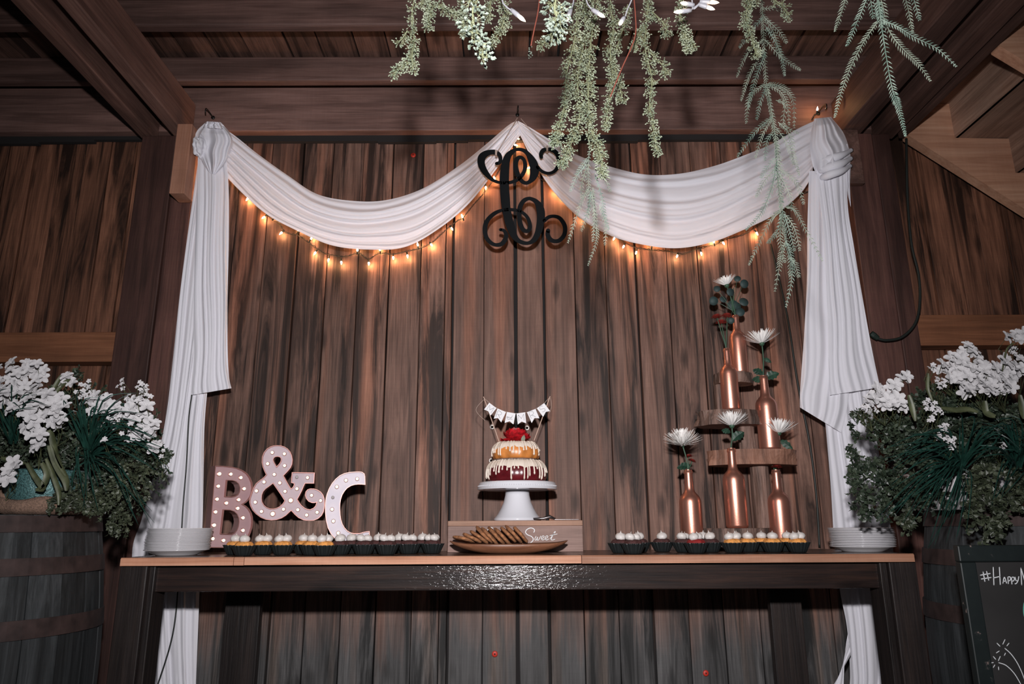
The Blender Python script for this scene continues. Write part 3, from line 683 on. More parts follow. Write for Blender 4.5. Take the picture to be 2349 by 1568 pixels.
for (a, b_) in (((1187, 270), (1138, 352)), ((1195, 272), (1255, 342))):
    MB().tube([P(*a, 2.86), P((a[0]+b_[0])/2, (a[1]+b_[1])/2, 2.825), P(*b_, 2.80)], .0013, 5).build('hanging_twine', M['twine'], mg)
    q = P(*b_, 2.81); MB().box(tuple(q - Vector((.004, .010, .012))), tuple(q + Vector((.004, .012, .012)))).build('twine_wrap', M['twine'], mg)

# ================================================================ CABLES
def cable(name, pts, r, lab, Y=None, mat='wire'):
    q = [tuple(P(p[0], p[1], p[2] if len(p) > 2 else Y)) for p in pts]
    o = MB().tube(cr(q, len(q) * 8), r, 8).build(name, M[mat], org=q[0], smooth=True); tag(o, lab, 'cable'); return o
ec = thing('extension_cord', P(2100, 500, 2.9), 'black extension cord hanging by the right post and curling behind the right drape', 'cable')
q = [tuple(P(*p)) for p in ((2079, 318, 2.90), (2080, 380, 2.9), (2082, 460, 2.905), (2091, 560, 2.90), (2107, 630, 2.89), (2110, 690, 2.88), (2100, 740, 2.87), (2070, 772, 2.87), (2035, 780, 2.87), (2012, 776, 2.87))]
MB().tube(cr(q, 80), .0055, 8).build('cord', M['wire'], ec, smooth=True)
a = P(2014, 776, 2.868); b_ = P(1998, 764, 2.868)
MB().tube([a, a * .4 + b_ * .6, b_], [.010, .013, .012], 10).build('connector', M['socket'], ec)
cable('thin_cord', [(440, 905, 2.868), (433, 960, 2.87), (428, 1060, 2.868), (420, 1160, 2.87), (414, 1262, 2.868), (404, 1400, 2.868), (390, 1480, 2.868), (360, 1575, 2.868)], .0028, 'thin dark cord running down the left white drape', mat='wire')
cable('thin_cord', [(1768, 560, 3.04), (1805, 720, 3.04), (1830, 880, 3.04), (1856, 1010, 3.035), (1872, 1130, 3.035), (1880, 1255, 3.035)], .0045, 'dark cable running down the wall left of the right drape', mat='wire')
# ================================================================ MARQUEE LETTERS
def offset_poly(poly, d):
    n = len(poly); out = []
    for i in range(n):
        a, b_, c = Vector(poly[i-1]), Vector(poly[i]), Vector(poly[(i+1) % n])
        e1 = (b_ - a).normalized(); e2 = (c - b_).normalized(); n1 = Vector((-e1.y, e1.x)); n2 = Vector((-e2.y, e2.x))
        m_ = n1 + n2
        if m_.length < .2: m_ = n1
        m_.normalize(); k = d / max(.35, m_.dot(n1)); out.append(tuple(b_ + m_ * k))
    return out
def area(p): return sum(p[i-1][0]*p[i][1] - p[i][0]*p[i-1][1] for i in range(len(p))) / 2
def filled(contours):
    cu = bpy.data.curves.new('t', 'CURVE'); cu.dimensions = '2D'; cu.fill_mode = 'BOTH'
    for c in contours:
        s = cu.splines.new('POLY'); s.points.add(len(c) - 1); s.use_cyclic_u = True
        for i, p in enumerate(c): s.points[i].co = (p[0], p[1], 0, 1)
    ob = bpy.data.objects.new('t', cu); COL.objects.link(ob); bpy.context.view_layer.update()
    me = bpy.data.meshes.new_from_object(ob.evaluated_get(bpy.context.evaluated_depsgraph_get()))
    vs = [v.co.copy() for v in me.vertices]; fs = [tuple(f.vertices) for f in me.polygons]
    bpy.data.objects.remove(ob); bpy.data.meshes.remove(me); bpy.data.curves.remove(cu); return vs, fs
def marquee(nm, lab, sx, sy, yaw, outer, holes, bulbs, dead, mface, depth=.045, base_z=None, mside='rim', bsc=1.0, smooth=()):
    # local frame: x right along the face, z up, face at y=0 pointing to -y
    o = P(sx, sy, 1); 
    n = Matrix.Rotation(yaw, 3, 'Z') @ Vector((0, -1, 0)); ux = Matrix.Rotation(yaw, 3, 'Z') @ Vector((1, 0, 0))
    O = P(sx, sy, marquee.Y); O.z = base_z
    t = thing(nm, O, lab, 'letter'); t.rotation_euler = (0, 0, yaw)
    def loc(p):
        q = PPl(460 + p[0] / 6.023, 1010 + p[1] / 6.023, O, n) - O; return (q.dot(ux), q.z)
    def B(mb, name, mat, par=t, sm=False):
        me_o = mb.build(name, mat, None, smooth=sm); me_o.parent = par; ORG[me_o.name] = Vector((0,0,0)); return me_o
    cs = [[loc(p) for p in c] for c in [outer] + holes]
    cs2 = []
    for i, c in enumerate(cs):
        d = cr([*c, c[0]], len(c) * 4 + 1)[:-1] if i in smooth else c
        if i not in smooth: d = c
        cs2.append([tuple(p) for p in d])
    vs, fs = filled(cs2); rec = .014
    mb = MB(); mb.add([(v.x, rec, v.y) for v in vs], fs); mb.add([(v.x, depth, v.y) for v in vs], fs); B(mb, 'face', M[mface])
    for i, c in enumerate(cs2):
        ccw = area(c) > 0; inward = 1 if (ccw == (i == 0)) else -1
        th = .0022; ins = offset_poly(c, th * (1 if ccw else -1) * (1 if i == 0 else -1)); k = len(c)
        mb = MB(); V = [(p[0], 0, p[1]) for p in c] + [(p[0], 0, p[1]) for p in ins] + [(p[0], depth, p[1]) for p in c] + [(p[0], rec + .001, p[1]) for p in ins]
        Fs = []; 
        for j in range(k):
            j2 = (j + 1) % k
            Fs += [(j, j2, k + j2, k + j), (j, 2*k + j, 2*k + j2, j2), (k + j, k + j2, 3*k + j2, 3*k + j)]
        mb.add(V, Fs); B(mb, 'rim', M[mside])
    for p in bulbs:
        x, z = loc(p[:2]); r = .0054 * bsc * (p[2] if len(p) > 2 else 1)
        bo = B(MB().ell((x, rec - .008, z), (r, r, r), 12, 8), 'bulb', M['mbulb'], sm=True)
        bb = MB().lathe([(r * 1.35, 0), (r * 1.35, .003), (r * .9, .004)], (x, rec - .0005, z), 14, M=Matrix.Rotation(PI/2, 3, 'X')); B(bb, 'socket', M['rim'], bo)
    for p in dead:
        x, z = loc(p[:2]); r = .0062 * bsc
        bo = B(MB().ell((x, rec - .008, z), (r, r, r), 12, 8), 'bulb', M['dead_bulb'], sm=True); bo['label'] = 'unlit clear bulb'
    return t
mq = {}
marquee.Y = 2.70
Bo = [(205,347),(300,349),(380,357),(450,365),(520,382),(590,412),(650,455),(690,510),(717,575),(727,650),(720,720),(700,775),(665,825),(630,858),(592,880),(635,905),(675,945),(708,1000),(724,1060),(726,1130),(718,1200),(700,1260),(676,1320),(640,1380),(590,1435),(530,1468),(470,1480),(380,1482),(110,1478)]
Bh1 = [(373,550),(440,552),(490,568),(525,600),(543,650),(538,700),(515,740),(480,763),(430,773),(350,770)]
Bh2 = [(328,958),(410,962),(465,982),(505,1020),(525,1070),(530,1120),(520,1180),(500,1230),(470,1268),(430,1290),(290,1285)]
Bb = [(270,458,1.15),(428,462),(567,510),(255,628),(613,663),(238,808),(368,862),(537,815),(217,985),(524,935),(597,1066),(197,1168,1.1),(597,1240),(180,1355),(328,1378)]
marquee('marquee_letter', 'pink metal marquee letter B with lit bulbs, standing by the left plates', 530, 1256, math.radians(41), Bo, [Bh1, Bh2], Bb, [], 'face_b', base_z=TZ + .001, depth=.05)
marquee.Y = 2.76
Ao = [(1060,65),(1110,68),(1160,84),(1205,112),(1240,155),(1262,205),(1272,265),(1266,325),(1245,375),(1205,425),(1147,485),(1200,580),(1250,662),(1272,645),(1290,612),(1288,592),(1250,582),(1262,437),(1578,443),(1568,592),(1445,592),(1425,635),(1400,695),(1370,755),(1338,812),(1362,850),(1395,892),(1440,930),(1475,945),(1515,950),(1560,930),(1588,900),(1602,855),(1570,862),(1535,860),(1490,840),(1458,800),(1444,755),(1452,705),(1478,675),(1515,662),(1565,663),(1620,680),(1665,710),(1695,750),(1712,800),(1716,860),(1710,930),(1700,985),(1670,1040),(1620,1082),(1560,1104),(1490,1107),(1420,1098),(1350,1065),(1300,1020),(1252,968),(1180,1035),(1120,1072),(1050,1095),(980,1102),(900,1092),(830,1062),(765,1015),(715,960),(685,900),(672,845),(680,790),(700,725),(730,650),(765,590),(820,545),(870,510),(905,470),(880,420),(858,365),(846,300),(850,225),(875,160),(915,112),(965,82),(1010,69)]
Ah1 = [(1065,222),(1095,228),(1110,250),(1108,280),(1092,310),(1070,338),(1050,358),(1032,325),(1015,295),(1005,265),(1015,238),(1038,225)]
Ah2 = [(1000,593),(1040,650),(1085,715),(1125,775),(1160,830),(1135,870),(1095,908),(1050,930),(1010,940),(960,938),(915,920),(878,890),(852,845),(846,800),(850,750),(868,705),(900,668),(950,632)]
Ab = [(987,162),(1155,180),(923,317),(1158,343),(1015,466),(873,570),(1092,583),(1164,700),(768,693),(752,850),(838,978),(993,1012,1.35),(1143,947),(1243,825,1.35),(1341,955),(1463,1028),(1608,990),(1657,828),(1532,755),(1329,663),(1475,510)]
LZ = P(1174, 1193, 2.74).z
marquee('marquee_ampersand', 'pale pink metal marquee ampersand with lit bulbs on a dark log slab', 662, 1193, math.radians(10), Ao, [Ah1, Ah2], Ab, [(1328,503)], 'face_a', base_z=P(662, 1193, 2.76).z)
marquee.Y = 2.69
Co = [(2125,430),(2180,427),(2230,432),(2265,455),(2275,500),(2278,610),(2230,606),(2180,605),(2130,610),(2080,625),(2030,655),(1990,700),(1960,750),(1940,810),(1930,870),(1928,940),(1932,1020),(1942,1090),(1962,1150),(1990,1200),(2030,1245),(2075,1270),(2120,1280),(2200,1278),(2270,1258),(2335,1250),(2350,1420),(2290,1445),(2210,1460),(2120,1462),(2030,1450),(1950,1420),(1870,1370),(1800,1290),(1755,1200),(1732,1100),(1722,1000),(1720,900),(1728,810),(1745,735),(1775,660),(1815,590),(1865,530),(1925,480),(1990,450),(2060,435)]
Cb = [(2010,547),(2165,527),(1883,637),(1817,948),(1835,1112),(1903,1277)]
marquee('marquee_letter', 'flash-whitened pink metal marquee letter C with lit bulbs right of the ampersand', 790, 1250, math.radians(13), Co, [], Cb, [(1828,783)], 'face_c', base_z=TZ + .001)

# log slab under the ampersand
def slab(mb, cx, cy, z0, z1, rx, ry, seed, n=48, mi_side=0, mi_top=1, rough=.05):
    def rf(q, i): return 1 + rough * mnoise.noise(Vector((math.cos(q) * 2.2 + seed, math.sin(q) * 2.2, i * .25))) * 2 + rough * .6 * mnoise.noise(Vector((math.cos(q) * 9 + seed, math.sin(q) * 9, i * .3)))
    b = len(mb.v); L = 5
    for i in range(L):
        z = z0 + (z1 - z0) * i / (L - 1)
        for k in range(n):
            q = 2*PI*k/n; r = rf(q, i); mb.v.append(Vector((cx + rx * r * math.cos(q), cy + ry * r * math.sin(q), z)))
    for i in range(L - 1):
        for k in range(n):
            k2 = (k + 1) % n; mb.f.append((b+i*n+k, b+i*n+k2, b+(i+1)*n+k2, b+(i+1)*n+k)); mb.m.append(mi_side)
    mb.f.append(tuple(b + k for k in range(n))[::-1]); mb.m.append(mi_top); mb.f.append(tuple(b + (L-1)*n + k for k in range(n))); mb.m.append(mi_top)
    return mb
xa, xb = P(583, 1220, 2.73).x, P(742, 1220, 2.73).x
az = P(662, 1193, 2.76).z - .001
tag(slab(MB(), (xa + xb) / 2, 2.765, TZ + .001, az, (xb - xa) / 2, .055, 3.3, rough=.06).build('log_slab', [M['bark'], M['slice']], org=((xa+xb)/2, 2.765, TZ)), 'dark bark log slab carrying the marquee ampersand', 'log')

# ================================================================ CRATE, CAKE STAND, CAKE
cf = 2.66
cx0, cx1 = P(1027, 1225, cf).x, P(1337, 1225, cf).x; cz = P(1182, 1193.5, cf).z
cr_ = thing('wooden_crate', ((cx0+cx1)/2, cf + .08, TZ), 'upturned wooden crate with white script lettering under the cake stand', 'crate')
CB_ = cf + .165
MB().box((cx0, cf, cz - .018), (cx1, CB_, cz)).build('top_board', M['crate_top'], cr_, bevel=.0015)
MB().box((cx0, cf + .001, TZ + .0005), (cx1, cf + .016, cz - .0185)).build('front_board', M['crate'], cr_, bevel=.0015)
MB().box((cx0, CB_ - .016, TZ + .0005), (cx1, CB_, cz - .0185)).build('back_board', M['crate'], cr_)
for xx in (cx0, cx1 - .016): MB().box((xx, cf + .017, TZ + .0005), (xx + .016, CB_ - .017, cz - .0185)).build('side_board', M['crate'], cr_)
def TC(x, y, Y): return P(1010 + x / 6.711, 1180 + y / 6.711, Y)
def w_(pts, w): return [(x, y, w) for x, y in pts]
mb = MB()
strokeprism([w_([(1440,272),(1450,235),(1420,207),(1370,207),(1322,240),(1315,278),(1350,312),(1400,332),(1430,368),(1420,405),(1380,435),(1330,430)], 12),
             w_([(1475,330),(1455,375),(1475,390),(1500,340),(1492,385),(1515,385),(1545,328)], 9),
             w_([(1555,372),(1590,352),(1598,330),(1575,326),(1555,360),(1575,388),(1612,372)], 9),
             w_([(1612,372),(1650,350),(1655,328),(1632,326),(1615,360),(1632,388),(1672,372)], 9),
             w_([(1692,372),(1745,290),(1772,268),(1760,262),(1725,330),(1708,380),(1725,388),(1762,378)], 9), w_([(1686,320),(1800,296)], 8),
             w_([(632,272),(650,248),(682,240)], 9), w_([(722,285),(728,240),(762,202),(800,202),(800,240),(765,290),(725,345),(690,400),(655,425),(640,405),(690,398),(760,425),(820,415)], 10),
             w_([(860,360),(840,395),(865,415),(890,385),(865,358),(900,365),(920,410),(945,355),(985,385),(1000,362),(975,358),(968,400),(1010,400)], 8)],
            TC, cf - .0012, .0016, mb)
so = mb.build('script_lettering', M['white_letter'], cr_)
# serving knife and fork on the crate
kx, ky, kz = P(1215, 1193, cf).x, cf + .03, cz + .0005
sv = thing('cake_server', (kx, ky, kz), 'dark metal cake server lying on the crate right of the stand', 'server')
MB().tube([(kx - .01, ky, kz + .004), (kx + .05, ky + .004, kz + .007), (kx + .075, ky + .005, kz + .013), (kx + .095, ky + .006, kz + .006)], [.005, .004, .007, .003], 8).build('handle', M['steel'], sv, smooth=True)
MB().box((kx + .09, ky - .012, kz + .001), (kx + .18, ky + .014, kz + .004)).build('blade', M['steel'], sv, bevel=.001)
# stand
sc_ = Vector((P(1187, 1190, 2.76).x, 2.755, cz + .0005))
rp = (P(1279, 1110, 2.755).x - P(1096, 1110, 2.755).x) / 2
zp = P(1187, 1101, 2.755 - rp).z; hh = zp - cz
st = thing('cake_stand', sc_, 'glossy white pedestal cake stand on the wooden crate', 'stand')
MB().lathe([(.0, 0), (.088, 0), (.089, .006), (.084, .012), (.074, .024), (.062, .045), (.052, .068), (.046, .092), (.044, .115), (.044, hh - .030), (0, hh - .030)], sc_, 64).build('pedestal', M['ceramic'], st, smooth=True)
MB().lathe([(0, hh - .029), (rp * .85, hh - .029), (rp * .99, hh - .027), (rp, hh - .022), (rp * .985, hh - .018), (rp * .975, hh - .012), (rp * .965, hh - .004), (rp * .94, hh), (0, hh)], sc_, 72).build('plate', M['ceramic'], st, smooth=False)
bd = MB()
for k in range(110):
    q = 2*PI*k/110; bd.ell(sc_ + Vector((rp * .983 * math.cos(q), rp * .983 * math.sin(q), hh - .0145)), .0022, 6, 4)
bd.build('beaded_edge', M['ceramic'], st, smooth=True, kind='stuff')
# cake
zc = sc_.z + hh + .0005; ckc = Vector((sc_.x - .002, sc_.y, zc))
ck = thing('bundt_cake', ckc, 'two tier bundt cake with cream icing drips and a red flower on top', 'cake')
r1 = (P(1252, 1080, 2.755).x - P(1117, 1080, 2.755).x) / 2; h1 = P(1187, 1047, 2.72).z - P(1187, 1098, 2.72).z
r2 = (P(1238, 1030, 2.755).x - P(1131, 1030, 2.755).x) / 2; h2 = P(1187, 1008, 2.72).z - P(1187, 1047, 2.72).z
def bprof(r, h, n=14):
    pts = [(r * .90, 0)]
    for i in range(n + 1):
        q = -0.55 + (PI / 2 + .55) * i / n
        pts.append((r * (.42 + .58 * math.cos(q) ** .55 if q > 0 else .42 + .58 * math.cos(q * .8)), h * (.36 + .64 * math.sin(q)) if q > 0 else h * (.36 + .6 * math.sin(q))))
    pts.append((r * .18, h * .96)); return pts
def tier(c, r, h, mat, nd, name, zm):
    pf = bprof(r, h); pf = [(a, max(0.0, z)) for a, z in pf]
    MB().lathe(pf, c, 72, rf=lambda q, i: 1 + .022 * math.cos(14 * q)).build(name, M[mat], ck, smooth=True)
    # icing cap with drips: path on the profile, wrapped around
    def onprof(s):    # s = 0 at top inner, grows down the outside
        z = h * (1 - s); best = None
        for (a, za), (b_, zb_) in zip(pf[1:], pf[2:]):
            if (za - z) * (zb_ - z) <= 0 and zb_ >= za and abs(za - zb_) > 1e-7:
                t = (z - za) / (zb_ - za); best = a + (b_ - a) * t
        return (best if best is not None else r * .5, z)
    icing = MB()
    n = 72; g = []
    top_s = [0.02, .06, .12, .18, .25, .33, .40]
    for s in top_s:
        row = []
        for k in range(n + 1):
            q = 2*PI*(k % n)/n; ss = s * (1 + .5 * mnoise.noise(Vector((math.cos(q) * 6, math.sin(q) * 6, 3 + nd)))); a, z = onprof(ss); f = 1 + .022 * math.cos(14 * q)
            row.append(c + Vector(((a * f + .0022) * math.cos(q), (a * f + .0022) * math.sin(q), z + .0022)))
        g.append(row)
    icing.grid(g); icing.build('icing', M['icing'], ck, smooth=True)
    for k in range(nd):
        q = 2*PI*(k + U(-.28, .28))/nd; L = (.45 + .5 * U(0, 1) ** 1.3) * zm; w0 = U(.0024, .0038); pts = []; rs = []
        f = 1 + .022 * math.cos(14 * q)
        for i in range(12):
            s = .03 + (L - .03) * i / 11; a, z = onprof(s); pts.append(c + Vector(((a * f + .0012) * math.cos(q), (a * f + .0012) * math.sin(q), z + (.002 if s < .1 else 0)))); rs.append(w0 * (1.25 - .5 * i / 11) if i < 10 else w0 * (1.15 if i == 10 else .7))
        MB().tube(pts, rs, 8).build('icing_drip', M['icing'], ck, smooth=True)
tier(ckc, r1, h1, 'red_tier', 46, 'red_velvet_tier', 1.0)
c2 = ckc + Vector((-.002, 0, h1 * .985 + .004))
MB().lathe([(0, 0), (r2 * 1.04, 0), (r2 * 1.04, .004), (0, .004)], c2 - Vector((0, 0, .005)), 40).build('cake_board', M['bark'], ck)
tier(c2, r2, h2, 'gold_tier', 34, 'golden_tier', .98)
# red flower
fc = c2 + Vector((0, -.005, h2))
fl = MB()
for ringi, (n, rr, ln, tilt) in enumerate(((12, .030, .042, .30), (12, .026, .046, .65), (11, .018, .050, .95), (9, .010, .050, 1.2), (6, .004, .048, 1.45))):
    for k in range(n):
        q = 2*PI*(k + U(-.2, .2))/n; d = Vector((math.cos(q), math.sin(q), 0)); s_ = Vector((-math.sin(q), math.cos(q), 0)); tl = tilt + U(-.15, .15)
        for c_ in range(1):
            g = []
            for i in range(5):
                u = i / 4; wd = ln * .42 * math.sin(PI * (.15 + .72 * u)); row = []
                for j in range(5):
                    v = j / 2 - 1
                    row.append(fc + Vector((0, 0, .002)) + d * (rr * .6 + ln * u * math.cos(tl)) + Vector((0, 0, 1)) * (ln * u * math.sin(tl) + .006 * abs(v) ** 2 + .004 * U(-1, 1) * (u > .7)) + s_ * wd * v * 1.15)
                g.append(row)
            fl.grid(g)
fl.build('red_flower', M['rose'], ck, smooth=True)
g = []; d0 = fc + Vector((.024, -.045, -.006))
for i in range(5):
    u = i / 4; wd = .008 * math.sin(PI * (.1 + .85 * u)); g.append([d0 + Vector((v * wd + .006 * u, -.004 * u, .030 * u)) for v in (-1, 0, 1)])
MB().grid(g).build('green_leaf', M['sage'], ck, smooth=True)
# banner
Yb = 2.70
bn = thing('cake_banner', P(1187, 960, Yb), 'tiny paper bunting on two sticks stuck in the cake, spelling mr and mrs', 'bunting')
def TB_(x, y, Y): return P(1080 + x / 7.129, 890 + y / 7.129, Y)
MB().tube([TB_(208, 138, Yb), TB_(462, 870, 2.735)], .0016, 6).build('stick', M['stick'], bn)
MB().tube([TB_(1297, 132, Yb), TB_(1035, 855, 2.735)], .0016, 6).build('stick', M['stick'], bn)
for pl in ([(300, 235), (235, 180), (215, 185), (85, 355), (232, 528)], [(300, 235), (425, 325), (580, 385), (740, 412), (915, 395), (1075, 330), (1205, 242)], [(1205, 242), (1285, 160), (1310, 200), (1318, 290), (1300, 370), (1280, 408)]):
    MB().tube(cr([tuple(TB_(x, y, Yb - .003)) for x, y in pl], 40), .0007, 5).build('string', M['twine'], bn)
flags = [([(302,237),(420,325),(322,448),(285,376),(216,347)], 'M', (318,340), 33), ([(437,330),(575,390),(497,558),(443,486),(375,497)], 'R', (462,432), 22), ([(590,387),(733,412),(697,592),(636,540),(553,567)], 'a', (640,478), 8), ([(748,412),(888,393),(906,574),(832,544),(768,592)], 'M', (825,480), -7), ([(918,392),(1058,338),(1122,492),(1042,486),(996,568)], 'R', (1005,432), -22), ([(1080,328),(1200,243),(1297,374),(1228,386),(1182,468)], 'S', (1170,338), -35)]
GL = {'M': [[(-.42,.5),(-.42,-.5),(0,.15),(.42,-.5),(.42,.5)]], 'R': [[(-.35,.5),(-.35,-.5),(.2,-.45),(.3,-.2),(.1,0),(-.3,.05)], [(-.1,.05),(.38,.5)]], 'S': [[(.32,-.35),(.05,-.5),(-.28,-.35),(-.25,-.1),(.2,.08),(.32,.3),(.05,.5),(-.3,.38)]],
      'a': [[(-.7,0),(-.55,-.15),(-.45,.1),(-.65,.15),(-.7,0)], [(-.45,-.1),(-.42,.15),(-.2,-.1),(-.1,.15),(.1,.12)], [(.5,-.5),(.3,.1),(.1,.05),(.3,-.1)], [(-.6,.35),(-.2,.45),(.2,.35),(.6,.35)]]}
for pl, gch, (gx, gy), ang in flags:
    y0 = Yb - .0045; n = len(pl)
    mb = MB().add([TB_(x, y, y0) for x, y in pl] + [TB_(x, y, y0 + .0006) for x, y in pl], [(0, 1, 3, 4), (1, 2, 3), (n, n+4, n+3, n+1), (n+1, n+3, n+2)] + [(i, n+i, n+(i+1) % n, (i+1) % n) for i in range(n)])
    fo = mb.build('flag', M['paper'], bn)
    ca, sa = math.cos(math.radians(ang)), math.sin(math.radians(ang)); S_ = 105 if gch != 'a' else 75
    lines = [[(gx + (x * ca - y * sa) * S_, gy + (x * sa + y * ca) * S_, 7.5) for x, y in ln] for ln in GL[gch]]
    mb = MB(); 
    for ln in lines:
        dd = ln if gch in 'MR' and len(ln) < 3 or gch == 'M' else cr(ln, len(ln) * 4)
        for (x0, yy0, ww), (x1, yy1, _) in zip(dd, dd[1:]):
            mb.tube([TB_(x0, yy0, y0 - .0004), TB_(x1, yy1, y0 - .0004)], .00058, 4)
    mb.build('lettering', M['ink'], fo)

# ================================================================ TRAY AND COOKIES
ty = 2.545; ta, tb_ = P(1031, 1240, ty).x, P(1303, 1240, ty).x; tc_ = Vector(((ta + tb_)/2, ty, TZ + .0005)); hw = (tb_ - ta) / 2; hd = .085
tr = thing('wooden_tray', tc_, 'long oval brown wooden tray of cookies in front of the crate', 'tray')
mb = MB(); n = 80
prof = [(0, 0, 0), (.55, .62, 0), (.80, .88, .010), (.94, .97, .021), (1.0, 1.0, .031), (.985, .975, .0325), (.93, .93, .026), (.78, .80, .013), (.52, .55, .006), (0, 0, .005)]
for (fx, fy, z) in prof:
    for k in range(n):
        q = 2*PI*k/n; cx_ = math.copysign(abs(math.cos(q)) ** .85, math.cos(q)); mb.v.append(tc_ + Vector((hw * fx * cx_, hd * fy * math.sin(q), z + .010 * (abs(cx_) ** 6) * fx)))
for i in range(len(prof) - 1):
    for k in range(n):
        k2 = (k+1) % n; mb.f.append((i*n+k, i*n+k2, (i+1)*n+k2, (i+1)*n+k)); mb.m.append(0)
mb.build('tray_body', M['tray'], tr, smooth=True)
ords = ['first', 'second', 'third', 'fourth', 'fifth', 'sixth', 'seventh', 'eighth', 'ninth', 'tenth', 'eleventh', 'twelfth', 'thirteenth', 'fourteenth', 'fifteenth', 'sixteenth', 'seventeenth', 'eighteenth', 'nineteenth', 'twentieth']
ckp = [(1064, 1237, 12), (1083, 1234, 24), (1099, 1232, 34), (1112, 1226, 42), (1124, 1230, 46), (1138, 1228, 46), (1152, 1230, 46), (1166, 1226, 44), (1178, 1225, 46), (1194, 1226, 48)]
for i, (px, py, ang) in enumerate(ckp):
    c = P(px, py, 2.545 + U(-.012, .012)); R_ = .040 * U(.92, 1.06); Mx = Matrix.Rotation(math.radians(U(-8, 8)), 3, 'X') @ Matrix.Rotation(math.radians(ang), 3, 'Y')
    sd = U(0, 50); mb = MB()
    pr_ = [(0, -.005), (.7, -.0055), (.95, -.003), (1.0, .001), (.9, .005), (.6, .0068), (.3, .0075), (0, .008)]
    mb.lathe([(a * R_, z) for a, z in pr_], c, 30, rf=lambda q, k: 1 + .09 * mnoise.noise(Vector((math.cos(q) * 3 + sd, math.sin(q) * 3, k * .6))), wob=lambda q, k: .0022 * mnoise.noise(Vector((math.cos(q) * 5 * k, math.sin(q) * 5 * k, sd))), M=Mx)
    tag(mb.build('cookie', M['cookie'], org=c, smooth=True), f'brown oatmeal cookie leaning on the wooden tray, {ords[i]} from the left', 'cookie', 'cookies on the wooden tray')

# ================================================================ PLATES
def platestack(px, pyb, n, Y, rr, side, offs):
    c = Vector((P(px, 1240, Y).x, Y, TZ + .0005)); z = c.z
    zt = P(px, 1212 if side == 'left' else 1211, Y - rr).z
    pitch = (zt - z - .018) / (n - 1); proto = None
    for i in range(n):
        dx = offs(i); cc = Vector((c.x + dx, c.y + U(-.002, .002), z + pitch * i))
        if i == 0:
            me = MB().lathe([(0, 0), (rr * .62, 0), (rr * .66, .003), (rr * .82, .011), (rr * .97, .0165), (rr, .018), (rr * .99, .0195), (rr * .95, .0185), (rr * .80, .0135), (rr * .62, .0035), (0, .0028)], (0, 0, 0), 64)
            o = me.build('dessert_plate', M['plate'], smooth=True); proto = o
        else: o = proto.copy(); COL.objects.link(o)
        o.location = cc; ORG[o.name] = cc
        tag(o, f'white dessert plate in the stack at the {side} end of table, {ords[i]} from the bottom', 'plate', f'dessert plates stacked at the {side} end')
platestack(408, 1268, 17, 2.53, (P(480, 1240, 2.53).x - P(338, 1240, 2.53).x) / 2 * .985, 'left', lambda i: (.002 if i < 8 else (-.004 + .0007 * i)) + U(-.001, .001) if i else .0)
platestack(1977, 1255, 12, 2.53, (P(2047, 1240, 2.53).x - P(1905, 1240, 2.53).x) / 2 * .985, 'right', lambda i: (.003 - .0007 * abs(i - 4)) + U(-.001, .001) if i else .0)

# ================================================================ MINI BUNDT CAKES IN PAPER CUPS
def cupproto(kind, nb, seed):
    rnd = random.Random(seed); t = thing('mini_bundt_cake', (0, 0, 0), 'x', 'cupcake')
    n = 96; mb = MB(); fl_ = 19
    def rf(q, i): return 1 + (.020 + .012 * min(i, 5)) * (abs(math.sin(fl_ * q / 2)) * 2 - 1)
    mb.lathe([(.021, 0), (.0235, .002), (.0272, .010), (.0312, .019), (.0350, .027), (.0358, .0290), (.0345, .0285), (.0300, .0185), (.0225, .004), (0, .003)], (0, 0, 0), n, rf=rf, wob=lambda q, i: .0014 * abs(math.sin(fl_ * q / 2)) if 3 < i < 7 else 0)
    mb.build('paper_cup', M['cup'], t, smooth=True)
    mc = {'g': 'gold_cake', 'd': 'dark_cake', 'r': 'red_cake'}[kind]
    MB().lathe([(.020, .006), (.0258, .022), (.0268, .029), (.0255, .0345), (.0205, .0395), (.013, .0415), (.004, .038), (0, .036)], (0, 0, 0), 48, rf=lambda q, i: 1 + .05 * math.cos(8 * q) + .03 * mnoise.noise(Vector((math.cos(q) * 5, math.sin(q) * 5, i + seed)))).build('cake', M[mc], t, smooth=True)
    sp = [(-.010, -.004), (.010, .004)] if nb == 2 else ([(0.001, -.004)] if nb == 1 else [(-.012, -.003), (.007, -.008), (.006, .010)])
    for (bx, by) in sp:
        rr = .0165 if nb == 1 else .0150; rr *= rnd.uniform(.95, 1.1); zb = .0415
        prof = [(0, -rr * .55), (rr * .75, -rr * .5), (rr, -rr * .05), (rr * .93, rr * .32), (rr * .68, rr * .60), (rr * .34, rr * .72), (rr * .12, rr * .82), (0, rr * rnd.uniform(.95, 1.25))]
        tlt = Matrix.Rotation(rnd.uniform(-.3, .3), 3, 'X') @ Matrix.Rotation(rnd.uniform(-.3, .3), 3, 'Y')
        MB().lathe(prof, (bx, by, zb + rr * .35), 28, rf=lambda q, i: 1 + .035 * math.cos(7 * q + i * .9), M=tlt).build('frosting', M['frost'], t, smooth=True)
    return t
protos = {}
